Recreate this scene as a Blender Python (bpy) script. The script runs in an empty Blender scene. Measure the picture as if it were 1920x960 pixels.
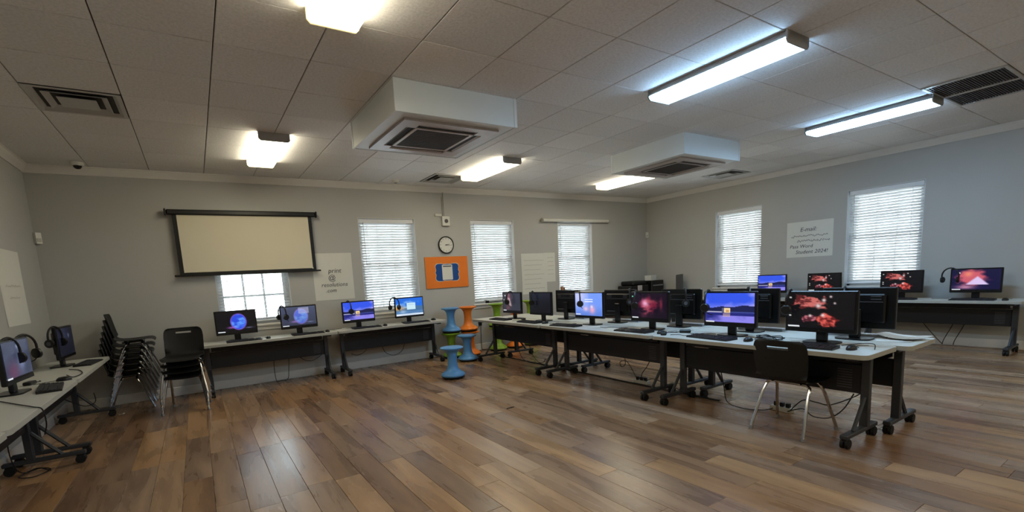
import bpy, bmesh, math, random
import numpy as np
from mathutils import Vector, Matrix
random.seed(7)
S = bpy.context.scene
COL = S.collection
PI = math.pi
R = math.radians

# ------------------------------------------------------------------ camera
H = 1.40
cam_d = bpy.data.cameras.new('camera')
cam = bpy.data.objects.new('camera', cam_d)
COL.objects.link(cam)
yaw, pit, rol = 0.5549, 0.1368, -0.0574
FPX, PPX, PPY = 878.94, 921.83, 639.29
cy, sy = math.cos(yaw), math.sin(yaw)
A_ = Matrix(((cy, -sy, 0), (0, 0, -1), (sy, cy, 0)))
cp, sp = math.cos(pit), math.sin(pit)
B_ = Matrix(((1, 0, 0), (0, cp, -sp), (0, sp, cp)))
cr, sr = math.cos(rol), math.sin(rol)
C_ = Matrix(((cr, -sr, 0), (sr, cr, 0), (0, 0, 1)))
RM = C_ @ B_ @ A_
rx, ry, rz = RM[0], -RM[1], -RM[2]
cam.matrix_world = Matrix(((rx[0], ry[0], rz[0], 0), (rx[1], ry[1], rz[1], 0), (rx[2], ry[2], rz[2], H), (0, 0, 0, 1)))
cam_d.sensor_fit = 'HORIZONTAL'
cam_d.sensor_width = 36
cam_d.lens = FPX * 36 / 1920
cam_d.shift_x = (960 - PPX) / 1920
cam_d.shift_y = (PPY - 480) / 1920
cam_d.clip_start = 0.05
S.camera = cam

# ------------------------------------------------------------------ world, exposure, light levels
EXPOSURE = 1.55
SKY = 3.5            # overcast daylight outside
WARM = 5.5           # yellowed wraparound lamps
COOL = 15.0           # clear wraparound lamps on the right
w = bpy.data.worlds.new('World'); S.world = w; w.use_nodes = True
w.node_tree.nodes['Background'].inputs[0].default_value = (0.86, 0.94, 1.0, 1)
w.node_tree.nodes['Background'].inputs[1].default_value = SKY
S.view_settings.view_transform = 'Standard'
S.view_settings.look = 'None'
S.view_settings.exposure = EXPOSURE
S.view_settings.gamma = 1
S.view_settings.use_curve_mapping = False
S.cycles.max_bounces = 7
S.cycles.diffuse_bounces = 3
S.cycles.glossy_bounces = 3
S.cycles.transmission_bounces = 6
S.cycles.transparent_max_bounces = 12
S.cycles.sample_clamp_indirect = 4
S.cycles.caustics_reflective = False
S.cycles.caustics_refractive = False
S.cycles.use_denoising = True
S.cycles.adaptive_threshold = 0.05

# ------------------------------------------------------------------ materials
def s2l(c):
    return tuple((x / 12.92 if x <= 0.04045 else ((x + 0.055) / 1.055) ** 2.4) for x in c)
MATS = {}
def mat(name, col, rough=0.6, metal=0.0, noise=None, bump=0.0, spec=0.5, nscale=None):
    """plain principled material with an optional procedural colour mottling: noise = (scale, amount)"""
    m = bpy.data.materials.new(name); m.use_nodes = True
    nt = m.node_tree; b = nt.nodes['Principled BSDF']
    b.inputs['Roughness'].default_value = rough
    b.inputs['Metallic'].default_value = metal
    b.inputs['Specular IOR Level'].default_value = spec
    c = s2l(col)
    b.inputs['Base Color'].default_value = (*c, 1)
    if noise or bump:
        tc = nt.nodes.new('ShaderNodeTexCoord')
        n = nt.nodes.new('ShaderNodeTexNoise'); n.inputs['Scale'].default_value = noise[0] if noise else 60
        n.inputs['Detail'].default_value = 4
        nt.links.new(tc.outputs['Object'], n.inputs['Vector'])
        if noise:
            mx = nt.nodes.new('ShaderNodeMix'); mx.data_type = 'RGBA'
            k = noise[1]
            mx.inputs[6].default_value = (*[x * (1 - k) for x in c], 1)
            mx.inputs[7].default_value = (*[min(1, x * (1 + k)) for x in c], 1)
            nt.links.new(n.outputs['Fac'], mx.inputs[0]); nt.links.new(mx.outputs[2], b.inputs['Base Color'])
        if bump:
            bp = nt.nodes.new('ShaderNodeBump'); bp.inputs['Strength'].default_value = bump
            bp.inputs['Distance'].default_value = 0.004
            nt.links.new(n.outputs['Fac'], bp.inputs['Height']); nt.links.new(bp.outputs[0], b.inputs['Normal'])
    MATS[name] = m
    return m
def emit(name, col, strength, base=(0.9, 0.9, 0.9)):
    m = mat(name, base, 0.4)
    b = m.node_tree.nodes['Principled BSDF']
    b.inputs['Emission Color'].default_value = (*col, 1)
    b.inputs['Emission Strength'].default_value = strength
    return m

mat('wall_paint', (0.715, 0.713, 0.698), 0.55, noise=(1.3, 0.03), bump=0.05)
mat('white_trim', (0.88, 0.87, 0.85), 0.45, noise=(5, 0.03))
mat('white_sash', (0.90, 0.91, 0.92), 0.4, noise=(6, 0.02))
mat('ceiling_void', (0.23, 0.22, 0.21), 0.9, noise=(3, 0.1))
mat('floor_void', (0.10, 0.07, 0.05), 0.9, noise=(3, 0.1))
mat('chrome', (0.80, 0.80, 0.80), 0.18, 1.0, noise=(20, 0.03))
mat('black_plastic', (0.04, 0.04, 0.044), 0.42, noise=(30, 0.15))
mat('chair_plastic', (0.042, 0.041, 0.043), 0.5, noise=(40, 0.15), bump=0.1)
mat('monitor_black', (0.036, 0.036, 0.04), 0.32, noise=(30, 0.1))
mat('vent_grey', (0.30, 0.30, 0.32), 0.5, noise=(30, 0.1))
mat('rubber', (0.04, 0.04, 0.042), 0.7, noise=(30, 0.2))
mat('laminate', (0.80, 0.80, 0.77), 0.38, noise=(60, 0.05))
mat('table_edge', (0.68, 0.68, 0.65), 0.45, noise=(30, 0.05))
mat('frame_grey', (0.25, 0.26, 0.28), 0.45, 0.3, noise=(20, 0.08))
mat('panel_dark', (0.08, 0.08, 0.10), 0.5, noise=(25, 0.1))
mat('paper', (0.87, 0.87, 0.84), 0.8, noise=(9, 0.025))
mat('ink', (0.27, 0.28, 0.32), 0.7, noise=(30, 0.1))
mat('faint_ink', (0.70, 0.69, 0.66), 0.8, noise=(30, 0.05))
mat('screen_fabric', (0.86, 0.83, 0.74), 0.8, noise=(2, 0.02))
mat('device_white', (0.85, 0.85, 0.82), 0.4, noise=(20, 0.03))
mat('shroud_white', (0.86, 0.88, 0.88), 0.5, noise=(4, 0.03))
mat('cassette', (0.72, 0.69, 0.68), 0.45, noise=(10, 0.03))
mat('filter_grey', (0.40, 0.40, 0.41), 0.7, noise=(40, 0.1))
mat('duct_dark', (0.16, 0.16, 0.16), 0.8, noise=(20, 0.2))
mat('grille_dark', (0.31, 0.29, 0.28), 0.6, noise=(40, 0.2))
mat('slot_black', (0.04, 0.04, 0.04), 0.8, noise=(30, 0.2))
mat('diffuser_grey', (0.72, 0.72, 0.71), 0.45, noise=(20, 0.04))
mat('fixture_metal', (0.66, 0.66, 0.66), 0.45, noise=(20, 0.03))
mat('orange_board', (0.93, 0.50, 0.16), 0.8, noise=(8, 0.05))
mat('blue_card', (0.05, 0.28, 0.56), 0.7, noise=(12, 0.06))
mat('cork_edge', (0.72, 0.60, 0.46), 0.7, noise=(30, 0.1))
mat('stool_blue', (0.36, 0.60, 0.82), 0.38, noise=(14, 0.04))
mat('stool_orange', (0.93, 0.50, 0.13), 0.38, noise=(14, 0.04))
mat('stool_green', (0.52, 0.68, 0.18), 0.38, noise=(14, 0.04))
mat('dark_dome', (0.05, 0.05, 0.05), 0.12, noise=(10, 0.1))
mat('keys_grey', (0.16, 0.16, 0.18), 0.5, noise=(60, 0.2))
mat('keys_white', (0.80, 0.80, 0.80), 0.5, noise=(60, 0.05))
mat('strip_beige', (0.72, 0.71, 0.67), 0.5, noise=(20, 0.05))
mat('book_tan', (0.75, 0.58, 0.45), 0.7, noise=(20, 0.08))
mat('book_brown', (0.50, 0.38, 0.32), 0.7, noise=(20, 0.08))
mat('grey_panel', (0.30, 0.31, 0.31), 0.5, noise=(15, 0.08))
mat('silver', (0.62, 0.63, 0.65), 0.35, 0.6, noise=(30, 0.04))
emit('lamp_warm', (1.0, 0.90, 0.66), WARM)
emit('lamp_cool', (0.40, 0.68, 1.0), COOL)
emit('lamp_end', (1.0, 0.80, 0.34), 0.34, (0.8, 0.75, 0.5))
emit('led_green', (0.2, 1.0, 0.5), 0.8, (0.1, 0.4, 0.2))
m = mat('clear_acrylic', (0.85, 0.92, 0.92), 0.1)
m.node_tree.nodes['Principled BSDF'].inputs['Transmission Weight'].default_value = 0.7

def glass():
    m = bpy.data.materials.new('window_glass'); m.use_nodes = True; nt = m.node_tree
    nt.nodes.remove(nt.nodes['Principled BSDF'])
    t = nt.nodes.new('ShaderNodeBsdfTransparent'); t.inputs[0].default_value = (0.94, 0.97, 0.97, 1)
    g = nt.nodes.new('ShaderNodeBsdfGlossy'); g.inputs['Roughness'].default_value = 0.02
    f = nt.nodes.new('ShaderNodeFresnel'); f.inputs[0].default_value = 1.45
    x = nt.nodes.new('ShaderNodeMixShader')
    nt.links.new(f.outputs[0], x.inputs[0]); nt.links.new(t.outputs[0], x.inputs[1]); nt.links.new(g.outputs[0], x.inputs[2])
    nt.links.new(x.outputs[0], nt.nodes['Material Output'].inputs[0])
    MATS['window_glass'] = m
glass()
def slat_mat():
    m = bpy.data.materials.new('blind_slat'); m.use_nodes = True; nt = m.node_tree
    nt.nodes.remove(nt.nodes['Principled BSDF'])
    n = nt.nodes.new('ShaderNodeTexNoise'); n.inputs['Scale'].default_value = 4
    cr_ = nt.nodes.new('ShaderNodeValToRGB')
    cr_.color_ramp.elements[0].color = (0.84, 0.85, 0.85, 1); cr_.color_ramp.elements[1].color = (0.9, 0.9, 0.89, 1)
    d = nt.nodes.new('ShaderNodeBsdfDiffuse'); t = nt.nodes.new('ShaderNodeBsdfTranslucent')
    x = nt.nodes.new('ShaderNodeMixShader'); x.inputs[0].default_value = 0.2
    nt.links.new(n.outputs['Fac'], cr_.inputs[0])
    nt.links.new(cr_.outputs[0], d.inputs[0]); nt.links.new(cr_.outputs[0], t.inputs[0])
    nt.links.new(d.outputs[0], x.inputs[1]); nt.links.new(t.outputs[0], x.inputs[2])
    nt.links.new(x.outputs[0], nt.nodes['Material Output'].inputs[0])
    MATS['blind_slat'] = m
slat_mat()
def wood_mat():
    m = bpy.data.materials.new('vinyl_plank'); m.use_nodes = True; nt = m.node_tree; b = nt.nodes['Principled BSDF']
    at = nt.nodes.new('ShaderNodeAttribute'); at.attribute_name = 'tone'
    geo = nt.nodes.new('ShaderNodeNewGeometry')
    sep = nt.nodes.new('ShaderNodeSeparateColor'); nt.links.new(at.outputs['Color'], sep.inputs[0])
    mp = nt.nodes.new('ShaderNodeVectorMath'); mp.operation = 'MULTIPLY'; mp.inputs[1].default_value = (9.0, 1.1, 1.0)
    nt.links.new(geo.outputs['Position'], mp.inputs[0])
    off = nt.nodes.new('ShaderNodeVectorMath'); off.operation = 'MULTIPLY'; off.inputs[1].default_value = (37, 53, 71)
    nt.links.new(at.outputs['Color'], off.inputs[0])
    ad = nt.nodes.new('ShaderNodeVectorMath'); ad.operation = 'ADD'
    nt.links.new(mp.outputs[0], ad.inputs[0]); nt.links.new(off.outputs[0], ad.inputs[1])
    n = nt.nodes.new('ShaderNodeTexNoise'); n.inputs['Scale'].default_value = 1.0; n.inputs['Detail'].default_value = 5
    n.inputs['Distortion'].default_value = 0.5; n.inputs['Roughness'].default_value = 0.5
    nt.links.new(ad.outputs[0], n.inputs['Vector'])
    n2 = nt.nodes.new('ShaderNodeTexNoise'); n2.inputs['Scale'].default_value = 7; n2.inputs['Detail'].default_value = 3
    nt.links.new(ad.outputs[0], n2.inputs['Vector'])
    def ma(op, a, bb):
        k = nt.nodes.new('ShaderNodeMath'); k.operation = op
        for i, v in ((0, a), (1, bb)):
            if isinstance(v, (int, float)): k.inputs[i].default_value = v
            else: nt.links.new(v, k.inputs[i])
        return k.outputs[0]
    f = ma('ADD', ma('MULTIPLY', sep.outputs[0], 0.30), ma('ADD', ma('MULTIPLY', n.outputs['Fac'], 0.80), ma('MULTIPLY', n2.outputs['Fac'], 0.10)))
    f = ma('SUBTRACT', f, 0.08)
    rp = nt.nodes.new('ShaderNodeValToRGB'); e = rp.color_ramp.elements
    e[0].position = 0.10; e[0].color = (*s2l((0.33, 0.245, 0.185)), 1)
    e[1].position = 0.90; e[1].color = (*s2l((0.76, 0.62, 0.47)), 1)
    for p, c in ((0.34, (0.46, 0.35, 0.265)), (0.52, (0.57, 0.445, 0.335)), (0.70, (0.66, 0.525, 0.39))):
        k = e.new(p); k.color = (*s2l(c), 1)
    nt.links.new(f, rp.inputs[0])
    # slight hue drift from plank to plank: greyer or redder boards
    hs = nt.nodes.new('ShaderNodeHueSaturation')
    nt.links.new(ma('ADD', 0.85, ma('MULTIPLY', sep.outputs[1], 0.24)), hs.inputs['Saturation'])
    nt.links.new(rp.outputs[0], hs.inputs['Color']); nt.links.new(hs.outputs[0], b.inputs['Base Color'])
    b.inputs['Specular IOR Level'].default_value = 0.45
    nt.links.new(ma('ADD', 0.20, ma('MULTIPLY', n.outputs['Fac'], 0.16)), b.inputs['Roughness'])
    bp = nt.nodes.new('ShaderNodeBump'); bp.inputs['Strength'].default_value = 0.12; bp.inputs['Distance'].default_value = 0.003
    nt.links.new(n2.outputs['Fac'], bp.inputs['Height']); nt.links.new(bp.outputs[0], b.inputs['Normal'])
    MATS['vinyl_plank'] = m
wood_mat()
def tile_mat():
    m = mat('ceiling_tile', (0.76, 0.735, 0.715), 0.9)
    nt = m.node_tree; b = nt.nodes['Principled BSDF']
    geo = nt.nodes.new('ShaderNodeNewGeometry')
    n = nt.nodes.new('ShaderNodeTexNoise'); n.inputs['Scale'].default_value = 55; n.inputs['Detail'].default_value = 3
    n3 = nt.nodes.new('ShaderNodeTexNoise'); n3.inputs['Scale'].default_value = 0.9
    oi = nt.nodes.new('ShaderNodeObjectInfo')
    nt.links.new(geo.outputs['Position'], n.inputs['Vector']); nt.links.new(geo.outputs['Position'], n3.inputs['Vector'])
    rp = nt.nodes.new('ShaderNodeValToRGB'); e = rp.color_ramp.elements
    e[0].position = 0.30; e[0].color = (*s2l((0.86, 0.855, 0.85)), 1); e[1].position = 0.62; e[1].color = (*s2l((0.92, 0.915, 0.91)), 1)
    nt.links.new(n.outputs['Fac'], rp.inputs[0])
    hs = nt.nodes.new('ShaderNodeHueSaturation')
    k = nt.nodes.new('ShaderNodeMath'); k.operation = 'MULTIPLY_ADD'; k.inputs[1].default_value = 0.10; k.inputs[2].default_value = 0.95
    nt.links.new(oi.outputs['Random'], k.inputs[0]); nt.links.new(k.outputs[0], hs.inputs['Value'])
    nt.links.new(rp.outputs[0], hs.inputs['Color']); nt.links.new(hs.outputs[0], b.inputs['Base Color'])
    bp = nt.nodes.new('ShaderNodeBump'); bp.inputs['Strength'].default_value = 0.25; bp.inputs['Distance'].default_value = 0.004
    nt.links.new(n.outputs['Fac'], bp.inputs['Height']); nt.links.new(bp.outputs[0], b.inputs['Normal'])
tile_mat()
def screen_mat(name, strength):
    m = bpy.data.materials.new(name); m.use_nodes = True; nt = m.node_tree; b = nt.nodes['Principled BSDF']
    at = nt.nodes.new('ShaderNodeAttribute'); at.attribute_name = 'picture'
    b.inputs['Base Color'].default_value = (0.01, 0.01, 0.012, 1); b.inputs['Roughness'].default_value = 0.25
    nt.links.new(at.outputs['Color'], b.inputs['Emission Color'])
    b.inputs['Emission Strength'].default_value = strength
    m.cycles.emission_sampling = 'NONE'
    MATS[name] = m
screen_mat('lit_screen', 1.0 / 2 ** EXPOSURE)

# ------------------------------------------------------------------ mesh helpers
class MB:
    def __init__(s): s.v = []; s.f = []
    def add(s, vs, fs, M=None):
        o = len(s.v)
        if M is not None: vs = [M @ Vector(p) for p in vs]
        s.v += [tuple(p) for p in vs]; s.f += [tuple(i + o for i in f) for f in fs]
        return s
    def box(s, x0, x1, y0, y1, z0, z1, b=0.0, M=None):
        if x1 < x0: x0, x1 = x1, x0
        if y1 < y0: y0, y1 = y1, y0
        if z1 < z0: z0, z1 = z1, z0
        if b <= 0:
            vs = [(x, y, z) for z in (z0, z1) for y in (y0, y1) for x in (x0, x1)]
            fs = [(0, 2, 3, 1), (4, 5, 7, 6), (0, 1, 5, 4), (2, 6, 7, 3), (0, 4, 6, 2), (1, 3, 7, 5)]
            return s.add(vs, fs, M)
        b = min(b, (x1 - x0) * .49, (y1 - y0) * .49, (z1 - z0) * .49)
        X = (x0, x1); Y = (y0, y1); Z = (z0, z1)
        idx = {}; vs = []
        for i in (0, 1):
            for j in (0, 1):
                for k in (0, 1):
                    sx, sy_, sz = (1 if i == 0 else -1), (1 if j == 0 else -1), (1 if k == 0 else -1)
                    idx[i, j, k, 0] = len(vs); vs.append((X[i], Y[j] + sy_ * b, Z[k] + sz * b))
                    idx[i, j, k, 1] = len(vs); vs.append((X[i] + sx * b, Y[j], Z[k] + sz * b))
                    idx[i, j, k, 2] = len(vs); vs.append((X[i] + sx * b, Y[j] + sy_ * b, Z[k]))
        fs = []
        c = Vector(((x0 + x1) / 2, (y0 + y1) / 2, (z0 + z1) / 2))
        def q(*ids):
            ps = [Vector(vs[i]) for i in ids]
            n = (ps[1] - ps[0]).cross(ps[2] - ps[0])
            ce = sum(ps, Vector()) / len(ps)
            fs.append(ids if n.dot(ce - c) > 0 else ids[::-1])
        for i in (0, 1):
            q(idx[i, 0, 0, 0], idx[i, 1, 0, 0], idx[i, 1, 1, 0], idx[i, 0, 1, 0])
            q(idx[0, i, 0, 1], idx[1, i, 0, 1], idx[1, i, 1, 1], idx[0, i, 1, 1])
            q(idx[0, 0, i, 2], idx[1, 0, i, 2], idx[1, 1, i, 2], idx[0, 1, i, 2])
            for j in (0, 1):
                q(idx[i, j, 0, 0], idx[i, j, 1, 0], idx[i, j, 1, 1], idx[i, j, 0, 1])
                q(idx[i, 0, j, 0], idx[i, 1, j, 0], idx[i, 1, j, 2], idx[i, 0, j, 2])
                q(idx[0, i, j, 1], idx[1, i, j, 1], idx[1, i, j, 2], idx[0, i, j, 2])
                for k in (0, 1): q(idx[i, j, k, 0], idx[i, j, k, 1], idx[i, j, k, 2])
        return s.add(vs, fs, M)
    def cyl(s, p0, p1, r0, r1=None, n=16, caps=True):
        p0 = Vector(p0); p1 = Vector(p1); r1 = r0 if r1 is None else r1
        d = (p1 - p0).normalized(); a = d.orthogonal().normalized(); b = d.cross(a)
        vs = []
        for p, r in ((p0, r0), (p1, r1)):
            vs += [p + (a * math.cos(2 * PI * i / n) + b * math.sin(2 * PI * i / n)) * r for i in range(n)]
        fs = [(i, (i + 1) % n, n + (i + 1) % n, n + i) for i in range(n)]
        if caps: fs += [tuple(range(n))[::-1], tuple(range(n, 2 * n))]
        return s.add(vs, fs)
    def tube(s, pts, r, n=8, sub=0, caps=True):
        P = [Vector(p) for p in pts]
        if sub:
            Q = []
            for i in range(len(P) - 1):
                a = P[max(i - 1, 0)]; b = P[i]; c = P[i + 1]; d = P[min(i + 2, len(P) - 1)]
                for k in range(sub):
                    t = k / sub
                    Q.append(0.5 * ((2 * b) + (c - a) * t + (2 * a - 5 * b + 4 * c - d) * t * t + (3 * b - a - 3 * c + d) * t ** 3))
            Q.append(P[-1]); P = Q
        vs = []; prev = None
        for i, p in enumerate(P):
            t = (P[min(i + 1, len(P) - 1)] - P[max(i - 1, 0)]).normalized()
            a = t.orthogonal().normalized() if prev is None else (prev - t * prev.dot(t)).normalized()
            prev = a; b = t.cross(a)
            rr = r[i] if isinstance(r, (list, tuple)) else r
            vs += [p + (a * math.cos(2 * PI * k / n) + b * math.sin(2 * PI * k / n)) * rr for k in range(n)]
        fs = []
        for i in range(len(P) - 1):
            for k in range(n):
                fs.append((i * n + k, i * n + (k + 1) % n, (i + 1) * n + (k + 1) % n, (i + 1) * n + k))
        if caps: fs += [tuple(range(n))[::-1], tuple(range((len(P) - 1) * n, len(P) * n))]
        return s.add(vs, fs)
    def lathe(s, prof, n=32, M=None):
        vs = []; fs = []
        for r, z in prof:
            vs += [(r * math.cos(2 * PI * i / n), r * math.sin(2 * PI * i / n), z) for i in range(n)]
        for j in range(len(prof) - 1):
            for i in range(n):
                fs.append((j * n + i, j * n + (i + 1) % n, (j + 1) * n + (i + 1) % n, (j + 1) * n + i))
        fs += [tuple(range(n))[::-1], tuple(range((len(prof) - 1) * n, len(prof) * n))]
        return s.add(vs, fs, M)
    def prism(s, poly, z0, z1, M=None):
        n = len(poly)
        vs = [(x, y, z0) for x, y in poly] + [(x, y, z1) for x, y in poly]
        fs = [tuple(range(n))[::-1], tuple(range(n, 2 * n))] + [(i, (i + 1) % n, n + (i + 1) % n, n + i) for i in range(n)]
        return s.add(vs, fs, M)
    def build(s, name, material, parent=None, smooth=True, loc=None, rot=None):
        me = bpy.data.meshes.new(name); me.from_pydata(s.v, [], s.f); me.update()
        if smooth:
            me.polygons.foreach_set('use_smooth', [True] * len(me.polygons)); me.set_sharp_from_angle(angle=R(35))
        me.materials.append(MATS[material])
        return link(name, me, parent, loc, rot)
def link(name, data, parent=None, loc=None, rot=None):
    o = bpy.data.objects.new(name, data); COL.objects.link(o)
    if parent: o.parent = parent
    if loc is not None: o.location = loc
    if rot is not None: o.rotation_euler = rot
    return o
def rrect(hx, hy, r, n=6):
    p = []
    for cx, cyy, a in ((hx - r, hy - r, 0), (-hx + r, hy - r, 90), (-hx + r, -hy + r, 180), (hx - r, -hy + r, 270)):
        p += [(cx + r * math.cos(R(a + 90 * i / n)), cyy + r * math.sin(R(a + 90 * i / n))) for i in range(n + 1)]
    return p
def tag(o, label, cat, group=None):
    o['label'] = label; o['category'] = cat
    if group: o['group'] = group
    return o
def thing(name, label, cat, loc=(0, 0, 0), rotz=0.0, group=None):
    o = link(name, None, None, loc, (0, 0, rotz)); o.empty_display_size = 0.1
    return tag(o, label, cat, group)
def struct(o, label=None):
    o['kind'] = 'structure'
    if label: o['label'] = label
    return o
def copy_tree(o, parent=None):
    c = o.copy(); COL.objects.link(c); c.parent = parent
    for ch in list(o.children): copy_tree(ch, c)
    return c
class Proto:
    """build a thing once, then hand out the original first and copies afterwards"""
    def __init__(s, fn): s.fn = fn; s.root = None
    def __call__(s, label, loc, rotz=0.0, group=None, rot=None):
        if s.root is None: s.root = s.fn(); o = s.root
        else: o = copy_tree(s.root)
        o.location = loc; o.rotation_euler = rot or (0, 0, rotz); o['label'] = label
        if group: o['group'] = group
        elif 'group' in o: del o['group']
        return o
def text(s, size, M, parent, name='lettering', material='ink', shear=0.0, ext=0.0006):
    cu = bpy.data.curves.new(name, 'FONT'); cu.body = s; cu.size = size; cu.shear = shear; cu.extrude = ext
    cu.align_x = 'CENTER'; cu.align_y = 'CENTER'; cu.resolution_u = 2
    t = bpy.data.objects.new(name, cu); COL.objects.link(t)
    bpy.context.view_layer.update()
    me = bpy.data.meshes.new_from_object(t.evaluated_get(bpy.context.evaluated_depsgraph_get()))
    bpy.data.objects.remove(t); me.transform(M); me.materials.clear(); me.materials.append(MATS[material])
    return link(name, me, parent)
def ang(M3, loc=(0, 0, 0)):
    M = M3.to_4x4() if len(M3) == 3 else M3.copy(); M.translation = Vector(loc); return M

# ------------------------------------------------------------------ room shell
XL, XR, YB, YF, ZC = -1.55, 9.40, 7.77, -2.2, 3.02
WT = 0.22
ZS, ZH = 0.89, 2.465                       # window opening bottom and top
BACK_W = [(0.26, 1.24), (2.38, 3.37), (4.49, 5.47), (6.60, 7.58)]
RIGHT_W = [(2.64, 3.63), (5.04, 5.99)]
b = MB()
xs = [XL - WT] + [v for wv in BACK_W for v in wv] + [XR + WT]
for i in range(0, len(xs), 2): b.box(xs[i], xs[i + 1], YB, YB + WT, 0, ZC + 0.1)
for x0, x1 in BACK_W:
    b.box(x0, x1, YB, YB + WT, 0, ZS); b.box(x0, x1, YB, YB + WT, ZH, ZC + 0.1)
struct(b.build('wall_back', 'wall_paint', smooth=False))
b = MB()
ys = [YF] + [v for wv in RIGHT_W for v in wv] + [YB]
for i in range(0, len(ys), 2): b.box(XR, XR + WT, ys[i], ys[i + 1], 0, ZC + 0.1)
for y0, y1 in RIGHT_W:
    b.box(XR, XR + WT, y0, y1, 0, ZS); b.box(XR, XR + WT, y0, y1, ZH, ZC + 0.1)
struct(b.build('wall_right', 'wall_paint', smooth=False))
struct(MB().box(XL - WT, XL, YF, YB, 0, ZC + 0.1).build('wall_left', 'wall_paint', smooth=False))
struct(MB().box(XL - WT, XR + WT, YF - WT, YF, 0, ZC + 0.1).build('wall_front', 'wall_paint', smooth=False))

# floor of vinyl planks
floor = struct(MB().box(XL - WT, XR + WT, YF - WT, YB + WT, -0.12, -0.006).build('floor', 'floor_void', smooth=False))
def proj(p):
    c = RM @ (Vector(p) - Vector((0, 0, H)))
    if c.z < 0.15: return None
    return PPX + FPX * c.x / c.z, PPY + FPX * c.y / c.z, c.z
planks = []
PW, PL = 0.187, 1.22
x = XL
row = 0
while x < XR - 0.001:
    y = YF - random.random() * PL
    x1 = min(x + PW, XR)
    while y < YB:
        y0, y1 = max(y, YF), min(y + PL, YB)
        if y1 - y0 > 0.02:
            cands = [proj((x + PW * .5, y0 + (y1 - y0) * t, 0)) for t in (0, .25, .5, .75, 1)]
            vis = [c for c in cands if c and -60 < c[0] < 1980 and c[1] < 1010]
            score = max((1 / c[2] for c in vis), default=0)
            planks.append((score, x, x1, y0, y1, random.random(), random.random(), random.random()))
        y += PL
    x += PW; row += 1
planks.sort(key=lambda p: -p[0])
def plank_mesh(items, name):
    mb = MB(); tones = []
    for _, a, c, d, e, t1, t2, t3 in items:
        g = 0.0009; n0 = len(mb.v)
        mb.box(a + g, c - g, d + g, e - g, -0.006, 0.0, b=0.0012)
        tones += [(t1, t2, t3, 1)] * (len(mb.v) - n0)
    me = bpy.data.meshes.new(name); me.from_pydata(mb.v, [], mb.f); me.update()
    at = me.attributes.new('tone', 'FLOAT_COLOR', 'POINT')
    at.data.foreach_set('color', np.array(tones, dtype=np.float32).ravel())
    me.materials.append(MATS['vinyl_plank'])
    return link(name, me, floor)
for p in planks[:300]: plank_mesh([p], 'plank')
plank_mesh(planks[300:], 'plank_field')['kind'] = 'stuff'

# ceiling of square tiles
ceil = struct(MB().box(XL - WT, XR + WT, YF - WT, YB + WT, ZC + 0.013, ZC + 0.12).build('ceiling', 'ceiling_void', smooth=False))
TS, TX0, TY0 = 0.6114, -0.9255, 1.2858
def cell(i, j): return (TX0 + i * TS, TX0 + (i + 1) * TS, TY0 + j * TS, TY0 + (j + 1) * TS)
OPEN_CELLS = {(0, 6), (7, 9), (15, 6), (12, 0), (13, 0)}
full_me = None; far_tiles = MB()
for i in range(-2, 18):
    for j in range(-6, 12):
        if (i, j) in OPEN_CELLS: continue
        x0, x1, y0, y1 = cell(i, j)
        x0, x1, y0, y1 = max(x0, XL), min(x1, XR), max(y0, YF), min(y1, YB)
        if x1 - x0 < 0.02 or y1 - y0 < 0.02: continue
        gx, gy = 0.0034, 0.0026
        whole = abs(x1 - x0 - TS) < 1e-6 and abs(y1 - y0 - TS) < 1e-6
        if j < -1:
            far_tiles.box(x0 + gx, x1 - gx, y0 + gy, y1 - gy, ZC, ZC + 0.013, b=0.003); continue
        hx, hy = (x1 - x0) / 2, (y1 - y0) / 2
        if whole and full_me:
            o = link('ceiling_tile', full_me, ceil)
        else:
            o = MB().box(-hx + gx, hx - gx, -hy + gy, hy - gy, 0, 0.013, b=0.003).build('ceiling_tile', 'ceiling_tile', ceil, smooth=False)
            if whole: full_me = o.data
        o.location = ((x0 + x1) / 2, (y0 + y1) / 2, ZC + random.uniform(-0.0008, 0.0008))
far_tiles.build('ceiling_tile_field', 'ceiling_tile', ceil, smooth=False)['kind'] = 'stuff'

# crown moulding and baseboards
def crown(n, p0, p1, inward):
    p0 = Vector(p0); p1 = Vector(p1); d = (p1 - p0).normalized(); L = (p1 - p0).length
    prof = [(0, -0.095), (0.012, -0.095), (0.016, -0.08), (0.03, -0.055), (0.05, -0.03), (0.056, -0.016), (0.066, -0.012), (0.066, 0), (0, 0)]
    inn = Vector(inward); vs = []
    for t in (0, 1):
        for k, z in prof: vs.append(p0 + d * L * t + inn * k + Vector((0, 0, z)))
    m = len(prof)
    fs = [(i, (i + 1) % m, m + (i + 1) % m, m + i) for i in range(m)] + [tuple(range(m))[::-1], tuple(range(m, 2 * m))]
    me = MB().add(vs, fs)
    o = me.build('trim_%d' % n, 'white_trim', smooth=True)
    bm = bmesh.new(); bm.from_mesh(o.data); bmesh.ops.recalc_face_normals(bm, faces=bm.faces); bm.to_mesh(o.data); bm.free()
    return struct(o)
crown(1, (XL, YB, ZC), (XR, YB, ZC), (0, -1, 0))
crown(2, (XR, YF, ZC), (XR, YB, ZC), (-1, 0, 0))
crown(3, (XL, YF, ZC), (XL, YB, ZC), (1, 0, 0))
def baseboard(name, x0, x1, y0, y1):
    struct(MB().box(x0, x1, y0, y1, 0, 0.125, b=0.006).build(name, 'white_trim'))
baseboard('baseboard_back', XL, XR, YB - 0.016, YB)
baseboard('baseboard_right', XR - 0.016, XR, YF, YB - 0.016)
baseboard('baseboard_left', XL, XL + 0.016, YF, YB - 0.016)

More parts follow.
